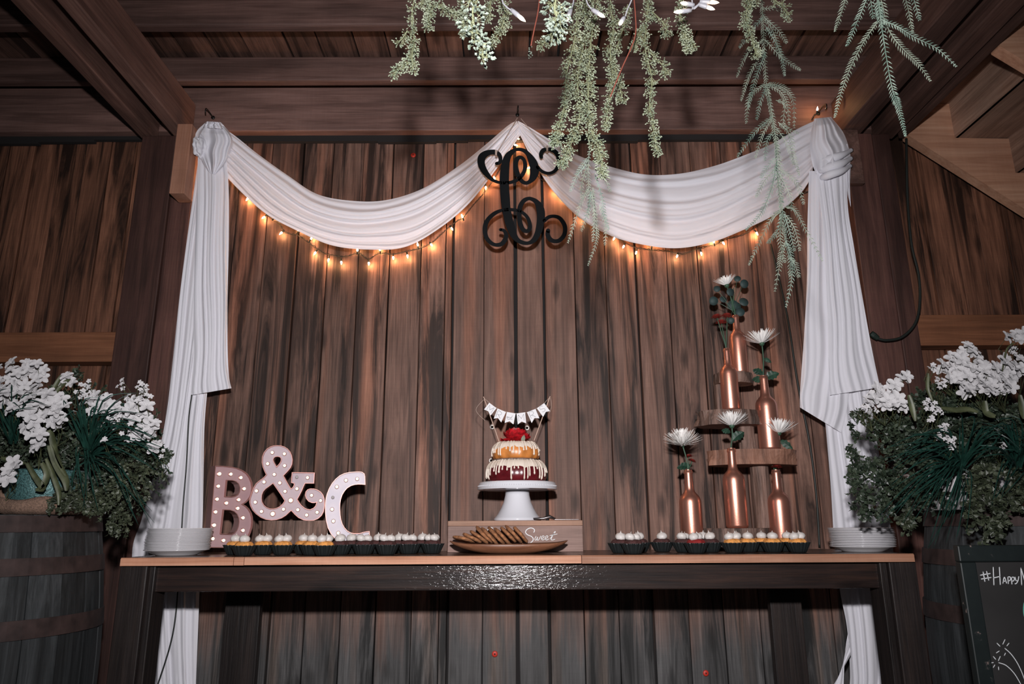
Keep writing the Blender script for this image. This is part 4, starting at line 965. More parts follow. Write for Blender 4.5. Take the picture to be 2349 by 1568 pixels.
cups = [(540,2.66,'g',1),(602,2.64,'g',2),(562,2.58,'g',1),(648,2.62,'g',2),(697,2.68,'g',1),(715,2.61,'g',1),(781,2.63,'d',1),(745,2.56,'g',2),(806,2.72,'d',1),(840,2.66,'d',2),(868,2.70,'d',1),(888,2.60,'d',2),(914,2.74,'d',1),(939,2.68,'d',2),(963,2.76,'d',1),(991,2.69,'d',3),
        (1425,2.62,'d',1),(1466,2.70,'d',1),(1450,2.57,'d',2),(1519,2.74,'d',1),(1569,2.68,'d',2),(1613,2.74,'d',1),(1597,2.60,'r',2),(1640,2.65,'d',1),(1692,2.73,'g',1),(1672,2.64,'g',2),(1717,2.66,'g',1),(1748,2.72,'g',1),(1774,2.64,'g',1),(1806,2.70,'g',1),(1822,2.62,'g',2)]
words = {'g': 'golden', 'd': 'dark chocolate', 'r': 'red velvet'}
cups_l = sorted([c for c in cups if c[0] < 1100]); cups_r = sorted([c for c in cups if c[0] > 1100])
placed = []
for side, lst in (('left of the crate', cups_l), ('right of the crate', cups_r)):
    cnt = {}
    for (px, Y, kd, nb) in lst:
        cnt[kd] = cnt.get(kd, 0) + 1; key = (kd, nb)
        Y = 2.44 + (Y - 2.56) * .95; x = P(px, 1255, Y).x; 
        if kd == 'r': lab = 'red velvet mini bundt cake in black cup, the only red one'
        else: lab = f'{words[kd]} mini bundt cake in black cup, {ords[cnt[kd]-1]} {words[kd]} one from the left, {side}'
        if len(lab.split()) > 16: lab = f'{words[kd]} mini bundt cake in black cup, {ords[cnt[kd]-1]} such {side}'
        if key not in protos: protos[key] = cupproto(kd, nb, len(protos) * 7 + 3); o = protos[key]
        else: o = copy_tree(protos[key])
        placed.append([o, x, Y, lab])
# keep neighbouring cups from interpenetrating
for it in range(60):
    for i in range(len(placed)):
        for j in range(i):
            a, b_ = placed[i], placed[j]; dx, dy = a[1] - b_[1], a[2] - b_[2]; d = math.hypot(dx, dy); mn = .080
            if 1e-6 < d < mn:
                k = (mn - d) / 2; sx_, sy_ = dx / d * k * .25, dy / d * k
                if abs(dy) < .004: sy_ = k * (1 if dy >= 0 else -1)
                a[1] += sx_; b_[1] -= sx_; a[2] += sy_; b_[2] -= sy_
for o, x, Y, lab in placed:
    o.scale = (1.10,) * 3; o.location = (x, min(max(Y, 2.40), 2.655 if x > .75 else 2.80), TZ + .0005); o.rotation_euler = (0, 0, U(-.5, .5)); tag(o, lab, 'cupcake', 'mini bundt cakes on the table')

# ================================================================ LOG TOWER, BOTTLES, FLOWERS
tw = thing('log_slice_tower', (P(1700, 1220, 2.75).x, 2.74, TZ + .0005), 'tiered stand of wood slices on log posts holding copper bottles', 'stand')
def sl_(px0, px1, pyt, pyb, Yc, ry, seed, name='wood_slice', zt=None, zb=None, rough=.05, mats=None):
    Yf = Yc - ry * .9; a, b_ = P(px0, pyt, Yc).x, P(px1, pyt, Yc).x
    z1 = P((px0+px1)/2, pyt, Yf).z if zt is None else zt; z0 = P((px0+px1)/2, pyb, Yf).z if zb is None else zb
    slab(MB(), (a + b_)/2, Yc, z0, z1, (b_ - a)/2, ry, seed, rough=rough).build(name, mats or [M['slice'], M['slice']], tw); return z0, z1, (a + b_)/2
s0 = sl_(1612, 1768, 1211, 1245, 2.74, .085, 1.1, zb=TZ + .0005, mats=[M['bark'], M['crate_top']])
s3 = sl_(1622, 1824, 1029, 1064, 2.76, .085, 5.2, rough=.06)
s2 = sl_(1596, 1740, 938, 972, 2.78, .08, 9.4, rough=.09, mats=[M['bark'], M['slice']])
s1 = sl_(1636, 1764 - 42, 851, 876, 2.80, .06, 12.7, rough=.09, mats=[M['bark'], M['slice']])
def post(px, Yc, r, z0, z1, seed):
    x = P(px, 1000, Yc).x; mb = MB(); slab(mb, x, Yc, z0, z1, r, r, seed, n=28, rough=.08); mb.build('log_post', [M['bark'], M['slice']], tw)
post(1735, 2.78, .034, s0[1] + .0005, s3[0] - .0005, 2)
post(1712, 2.80, .032, s3[1] + .0005, s2[0] - .0005, 6)
post(1663, 2.81, .030, s2[1] + .0005, s1[0] - .0005, 8)
bp = [(0, 0), (.030, 0), (.0355, .003), (.037, .010), (.037, .172), (.0365, .184), (.0345, .194), (.0305, .203), (.0245, .211), (.0185, .219), (.0158, .230), (.0148, .245), (.0138, .285), (.0138, .287), (.0158, .288), (.0158, .296), (.0140, .298), (.0140, .303), (.0115, .303), (.0115, .28), (0, .28)]
def bottle(pxb, Y, z, sc, lab, proto=[None]):
    loc_ = Vector((P(pxb, 1200, Y).x, Y, z))
    if proto[0] is None:
        o = MB().lathe(bp, (0, 0, 0), 56).build('painted_bottle', M['copper'], smooth=True); proto[0] = o
        md = o.modifiers.new('es', 'EDGE_SPLIT'); md.split_angle = math.radians(50)
    else: o = proto[0].copy(); COL.objects.link(o)
    o.scale = (sc * 1.08, sc * 1.08, sc * .955); return o, loc_
bots = []
def PB(px, py, Y, z): return P(px, py, Y).x
def putb(px, py, Y, z, sc, lab):
    o, _ = bottle(px, Y, z, sc, lab); l = Vector((P(px, py, Y).x, Y, z + .0005)); o.location = l
    tag(o, lab, 'bottle', 'rose gold painted wine bottles'); ORG[o.name] = l; return l + Vector((0, 0, .303 * sc * .955)), l
G = 'rose gold painted wine bottle '
n1, _ = putb(1589, 1240, 2.70, TZ, 1.0, G + 'on the table at the left of the log tower')
n2, _ = putb(1691, 1200, 2.695, s0[1], 1.0, G + 'on the lowest wood slice at the tower foot')
n3, _ = putb(1795, 1240, 2.72, TZ, 1.0, G + 'on the table at the right of the log tower')
n4, _ = putb(1766, 1020, 2.745, s3[1], 1.0, G + 'on the right of the widest wood slice')
n5, _ = putb(1677, 930, 2.755, s2[1], .86, G + 'on the second highest wood slice')
n6, _ = putb(1697, 842, 2.80, s1[1], .84, G + 'on the topmost wood slice, with eucalyptus')
def petal_strip(mb, base, d, up, ln, wd, curl=.3, cup=.25):
    s_ = d.cross(up)
    if s_.length < 1e-3: s_ = Vector((1, 0, 0))
    s_.normalize(); u2 = s_.cross(d).normalized(); g = []
    for i in range(5):
        u = i / 4; ww = wd * (.45 + .55 * math.sin(PI * min(1, .15 + .8 * u))) * (1 if i < 4 else .35)
        c = base + d * ln * u + u2 * (curl * ln * u * u); g.append([c - s_ * ww / 2 + u2 * ww * cup, c, c + s_ * ww / 2 + u2 * ww * cup])
    mb.grid(g)
def mum(neck, tops, lab, hr=.062, tilt=(0, 0), full=1.0, leaves=(), spread=(.12, 1.35)):
    t = thing('chrysanthemum', neck, lab, 'flower', 'white spider chrysanthemums in the bottles'); head = tops
    d0 = Vector((tilt[0], tilt[1], 1)).normalized()
    mid = (neck + head) / 2 + Vector((.003, 0, 0))
    MB().tube(cr([tuple(neck - Vector((0, 0, .04))), tuple(neck + Vector((0, 0, .005))), tuple(mid), tuple(head)], 14), .0026, 7).build('stem', M['mum_green'], t, smooth=True)
    Q = d0.to_track_quat('Z', 'Y').to_matrix(); mb = MB(); NP = int(165 * full)
    for i in range(NP):
        el = spread[0] + (spread[1] - spread[0]) * (i / NP) ** .8 + U(-.08, .08); q = i * 2.39996 + U(-.1, .1)
        d = Q @ Vector((math.cos(q) * math.cos(el), math.sin(q) * math.cos(el), math.sin(el)))
        ln = hr * (1.12 - .42 * (i / NP)) * U(.85, 1.08)
        petal_strip(mb, head + d0 * .004, d, d0, ln, .0056, curl=.22 - .15 * i / NP)
    mb.build('flower_head', M['mum'], t, smooth=True)
    MB().lathe([(0, -.006), (.006, -.004), (.011, .003), (.009, .009), (0, .010)], head, 14, M=Q).build('calyx', M['mum_green'], t, smooth=True)
    for (px, py, dx, dz, ln) in leaves:
        b0 = P(px, py, neck.y + .004); mb = MB(); d = Vector((dx, -.15, dz)).normalized(); s_ = d.cross(Vector((0, 1, .2))).normalized(); g = []
        for i in range(9):
            u = i / 8; ww = ln * .24 * math.sin(PI * (.06 + .92 * u)) * (1 + .35 * (i % 2)); c = b0 + d * ln * u - Vector((0, 0, .25 * ln * u * u))
            g.append([c - s_ * ww + Vector((0, .003, 0)), c, c + s_ * ww + Vector((0, .003, 0))])
        mb.grid(g).build('leaf', M['mum_leaf'], t)
    return t
mum(n1, P(1566, 1022, 2.70), 'large white spider chrysanthemum in the left table bottle', .072, (-.12, -.35), 1.3, [(1582, 1068, -1, .1, .05)], (-.05, 1.4))
mum(n2, P(1679, 979, 2.695), 'wide white spider chrysanthemum in the bottle at the tower foot', .070, (0, -.02), 1.0, [(1681, 1010, 1, 1.1, .065), (1676, 992, -1, .6, .04)], (.18, 1.15))
mum(n3, P(1786, 996, 2.72), 'white spider chrysanthemum in the right table bottle', .072, (.08, -.02), 1.0, [(1790, 1010, .9, -.5, .05)], (.15, 1.15))
mum(n4, P(1748, 790, 2.745), 'tilted white spider chrysanthemum in the bottle on the widest slice', .070, (-.10, -.02), .9, [(1752, 872, -1, .35, .05), (1756, 868, 1, .7, .065), (1750, 858, -.9, .7, .05), (1752, 822, .6, -.2, .03)], (.20, 1.15))
mum(n6, P(1668, 657, 2.80), 'small white chrysanthemum amid eucalyptus in the topmost bottle', .052, (-.22, -.02), .55, [], (.30, 1.05))
def redmum(neck, heads, lab, r=.026):
    t = thing('rust_flower', neck, lab, 'flower', None)
    for hp, tl in heads:
        MB().tube(cr([tuple(neck - Vector((0, -.003, .03))), tuple(neck + Vector((0, 0.003, .003))), tuple((neck + hp)/2), tuple(hp)], 12), .0020, 6).build('stem', M['mum_green'], t, smooth=True)
        d0 = Vector((tl[0], tl[1], 1)).normalized(); mb = MB(); Q = d0.to_track_quat('Z', 'Y').to_matrix()
        for i in range(60):
            el = .0 + 1.1 * i / 60; q = i * 2.4; d = Q @ Vector((math.cos(q) * math.cos(el), math.sin(q) * math.cos(el), math.sin(el))); petal_strip(mb, hp, d, d0, r * (1.05 - .4 * i / 60), .0062, curl=.05)
        mb.build('flower_head', M['mum_red'], t, smooth=True)
redmum(n5, [(P(1645, 729, 2.755), (-.1, 0)), (P(1668, 727, 2.755), (.1, 0)), (P(1655, 742, 2.765), (0, 0))], 'pair of rust red flowers in the bottle on the second highest slice')
redmum(n1 + Vector((.004, .002, 0)), [(P(1580, 1048, 2.705), (-.2, -.2)), (P(1587, 1058, 2.69), (.4, -.2))], 'small rust red flowers low beside the left white chrysanthemum', .017)
redmum(n3 + Vector((-.004, .002, 0)), [(P(1765, 1054, 2.72), (-.5, .1)), (P(1781, 1072, 2.71), (0, -.3))], 'rust red flowers leaning left out of the right table bottle', .021)
eu = thing('eucalyptus_sprig', n6, 'dark blue green eucalyptus sprig in the topmost copper bottle', 'foliage')
lv = [(1691, 640, 12), (1706, 651, 16), (1644, 663, 12), (1636, 690, 16), (1658, 687, 13), (1674, 670, 15), (1680, 700, 19), (1705, 693, 17), (1697, 716, 16), (1690, 702, 14), (1676, 735, 12)]
hub = P(1680, 712, 2.80)
for (x, y, r) in lv:
    c = P(x, y, 2.80 + U(-.03, .02)); rr = r * .00165 * .70; nn = 18
    d = Vector((U(-.3, .3), -1, U(-.35, .25))).normalized(); Q = d.to_track_quat('Z', 'Y').to_matrix()
    MB().lathe([(0, .0008), (rr * .6, .0012), (rr, .003), (rr, .0035), (0, .0025)], c, nn, rf=lambda q, i: 1 + .06 * math.cos(q), M=Q).build('leaf', M['euc'], eu, smooth=True)
    MB().tube([c, (c + hub) / 2 + Vector((0, 0, .004)), hub], .0010, 5).build('twig', M['mum_green'], eu)
MB().tube([n6 - Vector((0, 0, .03)), n6, hub, P(1683, 660, 2.80)], .0018, 6).build('stem', M['mum_green'], eu)

# ================================================================ CHALKBOARD
YC = 1.80
cb = thing('chalkboard', P(2300, 1400, YC), 'chalkboard sign with chipped dark green frame leaning before right barrel', 'sign')
def CP(px, py, Y): return P(px, py, Y)
x0 = P(2204, 1300, YC).x; zt = P(2280, 1250, YC).z; fw = P(2241, 1300, YC).x - x0; W_ = .62; z_b = 0.02
def fr(a, b_, n='frame_board'): MB().box(a, b_).build(n, M['frame'], cb, bevel=.003)
fr((x0, YC, z_b), (x0 + fw, YC + .022, zt - fw)); fr((x0, YC, zt - fw + .0005), (x0 + W_, YC + .022, zt)); fr((x0 + W_ - fw, YC, z_b), (x0 + W_, YC + .022, zt - fw)); fr((x0 + fw + .0005, YC, z_b), (x0 + W_ - fw - .0005, YC + .022, z_b + fw))
MB().box((x0 + fw * .8, YC + .009, z_b + fw * .8), (x0 + W_ - fw * .8, YC + .016, zt - fw * .8)).build('writing_panel', M['board'], cb)
def TK(x, y, Y): return P(1850 + x / 3.7515, 1150 + y / 3.7515, Y)
ch = [[(1520,605),(1535,685)],[(1550,600),(1568,675)],[(1497,632),(1580,618)],[(1505,665),(1588,652)],
      [(1607,565),(1613,715)],[(1660,565),(1668,712)],[(1613,655),(1665,643)],
      [(1690,702),(1703,650),(1722,700)],[(1693,685),(1718,682)],[(1737,705),(1733,648)],[(1733,648),(1750,647),(1757,663),(1750,678),(1737,680)],
      [(1768,708),(1764,652)],[(1764,652),(1782,650),(1789,666),(1781,681),(1768,683)],[(1795,650),(1802,676),(1812,680)],[(1827,645),(1820,680),(1806,703),(1795,706)],
      [(1852,715),(1845,570)],[(1845,570),(1885,705)],[(1885,705),(1890,565)],
      [(1690,1225),(1708,1187)],[(1640,1218),(1665,1243)],[(1725,1240),(1742,1218)],[(1635,1300),(1658,1285)],[(1712,1303),(1703,1322)],[(1708,1262),(1760,1310),(1810,1380),(1850,1460),(1880,1540)],
      [(1608,1332),(1628,1355)],[(1652,1367),(1667,1332)],[(1582,1387),(1608,1384)],[(1608,1425),(1620,1405)],[(1652,1422),(1655,1445)],[(1655,1385),(1720,1410),(1790,1480),(1850,1580)]]
for nm, i0, i1 in (('chalk_hash', 0, 4), ('chalk_letter', 4, 7), ('chalk_letter', 7, 9), ('chalk_letter', 9, 11), ('chalk_letter', 11, 13), ('chalk_letter', 13, 15), ('chalk_letter', 15, 18), ('chalk_sparkler', 18, 24), ('chalk_sparkler', 24, 30)):
    mb = MB(); strokeprism([[(x, y, 8 if i < 18 else 7) for x, y in l] for i, l in enumerate(ch) if i0 <= i < i1], TK, YC + .0078, .0010, mb)
    mb.build(nm, M['chalk'], cb)
mb = MB(); strokeprism([[(1885,850,9),(1872,880,9),(1868,930,9),(1874,980,9),(1890,1020,9)]], TK, YC + .0078, .001, mb); mb.build('chalk_curve', M['tealchalk'], cb)
# ================================================================ PLANTERS ON THE BARRELS
def leaf4(mb, p, d, n, ln, wd):
    s_ = d.cross(n)
    if s_.length < 1e-4: return
    s_.normalize(); b = len(mb.v); m_ = p + d * ln * .5
    mb.v += [p, m_ + s_ * wd - n * wd * .3, p + d * ln, m_ - s_ * wd - n * wd * .3]
    mb.f += [(b, b+1, b+2), (b, b+2, b+3)]; mb.m += [0, 0]
def sprig(mb, st, a, b_, nl, ln, wd, r=.0007):
    mid = (a + b_) / 2 + Vector((U(-.01, .01), U(-.01, .01), U(0, .015)))
    pts = [Vector(q) for q in cr([tuple(a), tuple(mid), tuple(b_)], 6)]
    if st is not None: st.tube(pts, r, 3, caps=False)
    for i in range(nl):
        u = .25 + .75 * (i + U(0, 1)) / nl; k = min(int(u * 5), 4); f = u * 5 - k; p = pts[k].lerp(pts[min(k+1, 5)], f); t = (pts[min(k+1, 5)] - pts[k]).normalized()
        d = (t * .7 + rdir()).normalized(); leaf4(mb, p, d, (rdir() + Vector((0, -.8, .6))).normalized(), ln * U(.7, 1.2), wd * U(.8, 1.2))
def blobs_foliage(root, blobs, name, mat, nspr, nl, ln, wd, stem=True, down=0.0):
    mb = MB(); st = MB(); tot = sum(b[2] * b[3] for b in blobs)
    for (px, py, rx, ry, Y) in blobs:
        c = P(px, py, Y); k = Y * 1.06 / F; n = max(6, int(nspr * rx * ry / tot)); RX, RZ = rx * k, ry * k; RY = min(RX, RZ) * .9
        for _ in range(n):
            d = rdir(); 
            if d.y > .3: d.y *= -1
            e = c + Vector((d.x * RX, d.y * RY, d.z * RZ)) * U(.72, 1.05); a = c + (e - c) * U(.35, .6) + Vector((0, 0, U(0, .02)))
            e.z -= down * U(0, 1); sprig(mb, st, a, e, nl, ln, wd)
    o = mb.build(name, mat, root, kind='stuff')
    if stem: st.build('stems', M['leaf_b'], root, kind='stuff')
    return o
def blossom_mesh(seed, r):
    rnd = random.Random(seed); mb = MB()
    for k in range(5):
        q = 2*PI*k/5 + rnd.uniform(-.12, .12); d = Vector((math.cos(q), math.sin(q), 0)); s_ = Vector((-math.sin(q), math.cos(q), 0)); g = []
        for i in range(5):
            u = i / 4; ww = r * .36 * (math.sin(PI * min(1, .08 + .80 * u)) ** .8); c = d * r * (.08 + .92 * u) + Vector((0, 0, r * (.55 * u - .45 * u * u)))
            g.append([c - s_ * ww + Vector((0, 0, r * .10)), c - s_ * ww * .4, c + s_ * ww * .4, c + s_ * ww + Vector((0, 0, r * .10))])
        mb.grid(g)
    mb.ell((0, 0, r * .12), r * .13, 6, 4)
    me = bpy.data.meshes.new('blossom'); me.from_pydata(mb.v, [], mb.f); me.materials.append(M['petal']); me.polygons.foreach_set('use_smooth', [True] * len(me.polygons)); return me
BM = [blossom_mesh(s, .0215) for s in range(4)]; SM = [blossom_mesh(s + 9, .0085) for s in range(3)]
def flowers(root, lst, small=False):
    R0 = ORG[root.name]; st = MB()
    for (px, py, rx, ry, n, Y) in lst:
        for i in range(n):
            a = i * 2.4 + U(-.4, .4); rr = math.sqrt((i + .4) / n); p = P(px + rx * rr * math.cos(a), py + ry * rr * math.sin(a), Y + U(-.03, .02))
            d = (Vector((U(-.7, .7), -1.2, U(-.1, 1.0)))).normalized(); Mx = Matrix.Translation(p - R0) @ d.to_track_quat('Z', 'Y').to_matrix().to_4x4() @ Matrix.Rotation(U(0, 6), 4, 'Z') @ Matrix.Scale(U(.8, 1.15), 4)
            place('blossom', random.choice(SM if small else BM), root, Mx)
            st.tube([p, p + Vector((U(-.015, .015), .03, -.03)), P(px, py + ry + 40, Y + .06)], .0009, 3, caps=False)
    st.build('flower_stems', M['stalk'], root, kind='stuff')
def grass(root, tufts):
    mb = MB()
    for (px, py, Y, tips, n) in tufts:
        o = P(px, py, Y)
        for i in range(n):
            tx, ty = random.choice(tips); e = P(tx + U(-38, 38), ty + U(-30, 30), Y + U(-.16, .04)); m_ = (o + e) / 2 + Vector((U(-.02, .02), -.04, U(.02, .08)))
            pts = [Vector(q) for q in cr([tuple(o + rdir() * .012), tuple(m_), tuple(e)], 9)]; n_ = 9; g = []
            for k, p in enumerate(pts):
                t = (pts[min(k+1, 8)] - pts[max(k-1, 0)]).normalized(); s_ = t.cross(Vector((0, 1, .2))).normalized(); w0 = .0022 * (1 - (k / 8) ** 2) + .0003; g.append([p - s_ * w0, p + s_ * w0])
            mb.grid(g)
    mb.build('grass_blades', M['grass'], root, kind='stuff')
def stalks(root, lst, Y):
    for pts, w0 in lst:
        q = cr([tuple(P(x, y, Y)) for x, y in pts], 12); mb = MB(); g = []
        for k in range(12):
            p = Vector(q[k]); t = (Vector(q[min(k+1, 11)]) - Vector(q[max(k-1, 0)])).normalized(); s_ = t.cross(Vector((0, 1, 0))).normalized(); ww = w0 * (.35 + .65 * math.sin(PI * min(1, .08 + k / 11 * .9)))
            g.append([p - s_ * ww, p - s_ * ww * .5 + Vector((0, .004, 0)), p + s_ * ww * .5 + Vector((0, .004, 0)), p + s_ * ww])
        mb.grid(g).build('broad_leaf', M['stalk'], root, smooth=True)
ZBL = P(100, 1178, 1.98).z; ZBR = P(2250, 1166, 2.05).z
# left
fpL = thing('flower_planter', (-1.45, 2.2, ZBL), 'bushy planter of white flowers and greenery on the left barrel', 'planter')
pcx = P(88, 1120, 2.17).x
MB().lathe([(0, .001), (.085, .001), (.105, .05), (.115, .125), (.112, .13), (.105, .12), (0, .10)], (pcx, 2.20, ZBL), 40).build('glitter_pot', M['teal_pot'], fpL, smooth=True)
MB().lathe([(.095, .001), (.122, .012), (.124, .030), (.117, .046), (.108, .044)], (pcx, 2.20, ZBL), 60, rf=lambda q, i: 1 + .02 * math.sin(11 * q) + .012 * math.sin(23 * q + i), wob=lambda q, i: (.006 * math.sin(5 * q) if i > 1 else 0)).build('burlap_wrap', M['burlap'], fpL, smooth=True)
lx = P(-20, 1130, 2.1).x
MB().lathe([(.06, .001), (.095, .012), (.10, .05), (.085, .075), (.05, .07)], (lx - .03, 2.19, ZBL), 50, rf=lambda q, i: 1 + .05 * math.sin(7 * q + i)).build('burlap_wrap', M['burlap'], fpL, smooth=True)
bl = [(60, 985, 130, 85, 2.22), (170, 960, 110, 80, 2.22), (250, 1000, 105, 85, 2.2), (215, 1090, 120, 75, 2.2), (300, 1080, 75, 95, 2.18), (330, 1010, 45, 75, 2.2), (-20, 1040, 90, 60, 2.22), (90, 1010, 120, 60, 2.2)]
blobs_foliage(fpL, bl, 'boxwood_foliage', M['leaf'], 900, 15, .013, .0042)
blobs_foliage(fpL, [(200, 1140, 90, 30, 2.12), (262, 1150, 60, 45, 2.12), (275, 1195, 26, 38, 2.13), (150, 1160, 60, 14, 2.11), (305, 1110, 50, 50, 2.1)], 'trailing_foliage', M['leaf_b'], 230, 12, .012, .0045, down=.01)
blobs_foliage(fpL, [(372, 1075, 26, 45, 2.22), (350, 1030, 25, 40, 2.22), (180, 862, 14, 14, 2.2)], 'outer_sprigs', M['leaf'], 60, 10, .014, .0045)
grass(fpL, [(205, 1045, 2.12, [(210, 930), (250, 930), (290, 960), (330, 1000), (350, 1030), (170, 960), (300, 930), (360, 1060), (240, 1110), (200, 1150), (320, 1180)], 80), (30, 1010, 2.1, [(10, 920), (60, 900), (90, 930), (-10, 950)], 14)])
stalks(fpL, [([(105, 950), (118, 1000), (130, 1050), (150, 1090)], .010), ([(112, 1020), (128, 1060), (150, 1100), (152, 1125)], .012), ([(105, 1050), (122, 1090), (135, 1130), (134, 1158)], .008), ([(60, 1060), (85, 1100), (100, 1120), (80, 1122)], .009), ([(0, 1048), (30, 1056), (60, 1062)], .006), ([(95, 1060), (108, 1085), (100, 1110), (88, 1120)], .010), ([(140, 860), (128, 882), (115, 900)], .007), ([(160, 868), (140, 885), (120, 910)], .007)], 2.06)
flowers(fpL, [(58, 845, 45, 22, 9, 2.06), (15, 872, 40, 30, 8, 2.06), (20, 915, 42, 30, 9, 2.05), (80, 885, 30, 28, 7, 2.05), (118, 925, 34, 26, 9, 2.04), (80, 945, 22, 22, 5, 2.04), (78, 985, 20, 22, 5, 2.04), (132, 962, 18, 20, 4, 2.04), (88, 1022, 14, 16, 3, 2.03), (25, 1072, 24, 16, 4, 2.03), (12, 1098, 18, 12, 3, 2.03), (150, 872, 22, 12, 4, 2.08), (228, 925, 36, 20, 9, 2.1), (262, 942, 26, 16, 5, 2.1), (318, 942, 28, 22, 8, 2.1), (342, 985, 18, 26, 6, 2.1), (358, 1018, 10, 14, 2, 2.12), (308, 998, 14, 8, 2, 2.06)])
flowers(fpL, [(325, 888, 14, 14, 9, 2.1), (305, 915, 20, 12, 9, 2.09), (200, 880, 16, 10, 5, 2.1), (262, 958, 16, 12, 7, 2.06), (228, 978, 6, 6, 3, 2.06), (238, 1010, 6, 5, 3, 2.05), (290, 985, 30, 20, 5, 2.06), (190, 905, 22, 14, 6, 2.09), (335, 915, 12, 16, 6, 2.1), (60, 935, 18, 10, 4, 2.04), (275, 880, 18, 12, 4, 2.1), (372, 1035, 6, 20, 3, 2.12)], True)
# right
fpR = thing('flower_planter', (1.62, 2.25, ZBR), 'bushy planter of white flowers, ivy and long grass on the right barrel', 'planter')
rx_ = P(2255, 1130, 2.15).x
MB().lathe([(0, .001), (.13, .001), (.155, .04), (.165, .10), (.16, .11), (.15, .10), (0, .09)], (rx_, 2.30, ZBR), 60, rf=lambda q, i: 1 + .03 * math.sin(9 * q + i) + .015 * math.sin(21 * q)).build('whitewashed_pot', M['birch'], fpR, smooth=True)
br = [(2150, 1000, 150, 100, 2.25), (2060, 1070, 105, 110, 2.22), (2100, 970, 100, 55, 2.22), (2250, 980, 120, 90, 2.25), (2320, 1000, 80, 90, 2.25), (2010, 1130, 55, 65, 2.2), (2200, 920, 110, 50, 2.24), (2300, 1060, 90, 40, 2.2), (2110, 1130, 90, 45, 2.2)]
blobs_foliage(fpR, br, 'ivy_foliage', M['leaf'], 1000, 15, .014, .0055)
blobs_foliage(fpR, [(2285, 1110, 75, 50, 2.08), (2255, 1180, 50, 50, 2.06), (2265, 1215, 30, 30, 2.05), (2080, 1190, 22, 40, 2.12), (2330, 1150, 30, 30, 2.06), (2240, 1120, 40, 30, 2.08)], 'trailing_foliage', M['leaf_b'], 170, 10, .016, .006, down=.01)
blobs_foliage(fpR, [(1962, 985, 14, 22, 2.22), (1955, 1060, 16, 50, 2.22), (1968, 1140, 22, 40, 2.2), (1975, 960, 20, 20, 2.22), (2000, 1190, 30, 16, 2.2)], 'outer_sprigs', M['leaf'], 70, 10, .015, .005)
grass(fpR, [(2200, 1075, 2.12, [(2080, 1060), (2060, 1100), (2100, 1140), (2120, 1010), (2050, 1180), (2150, 1180), (2080, 1190), (2060, 1050), (2160, 1240), (2180, 1200), (2100, 1020), (2230, 980), (2280, 1000), (2330, 1040)], 95), (2330, 1080, 2.1, [(2280, 980), (2250, 1030), (2349, 1000), (2300, 1140)], 40)])
stalks(fpR, [([(2085, 905), (2092, 935), (2100, 965)], .009), ([(2160, 935), (2190, 940), (2220, 938), (2245, 945)], .008), ([(2260, 918), (2262, 945), (2285, 955)], .010), ([(2130, 855), (2128, 890), (2140, 920)], .006), ([(2300, 850), (2310, 800), (2330, 785)], .0025), ([(2340, 905), (2345, 940), (2349, 960)], .010)], 2.06)
flowers(fpR, [(2222, 800, 16, 12, 4, 2.1), (2200, 825, 20, 14, 5, 2.1), (2180, 848, 28, 20, 8, 2.09), (2215, 862, 30, 22, 9, 2.08), (2250, 850, 34, 26, 10, 2.08), (2255, 885, 38, 18, 9, 2.07), (2305, 845, 34, 24, 10, 2.08), (2300, 880, 34, 22, 8, 2.07), (2340, 840, 22, 26, 5, 2.08), (2220, 898, 16, 8, 3, 2.06), (2330, 772, 26, 12, 6, 2.12), (2030, 918, 40, 18, 10, 2.1), (2062, 925, 20, 16, 5, 2.1), (2008, 900, 16, 12, 3, 2.12), (2048, 882, 10, 10, 2, 2.12), (2075, 862, 10, 9, 2, 2.12), (2255, 895, 8, 6, 1, 2.05)])
flowers(fpR, [(2132, 928, 18, 12, 8, 2.08), (2150, 942, 16, 10, 6, 2.08), (2136, 962, 10, 5, 3, 2.07), (2165, 982, 10, 12, 6, 2.06), (2178, 1010, 16, 10, 8, 2.05), (2152, 1000, 8, 6, 3, 2.05), (2185, 1022, 8, 8, 3, 2.05), (2140, 842, 10, 8, 5, 2.1), (2322, 805, 8, 12, 6, 2.12), (2305, 895, 10, 12, 6, 2.06), (2160, 878, 16, 14, 8, 2.1), (2000, 935, 20, 14, 6, 2.12), (2300, 1025, 8, 8, 3, 2.05), (2245, 815, 10, 10, 5, 2.11), (1985, 930, 12, 10, 4, 2.12)], True)

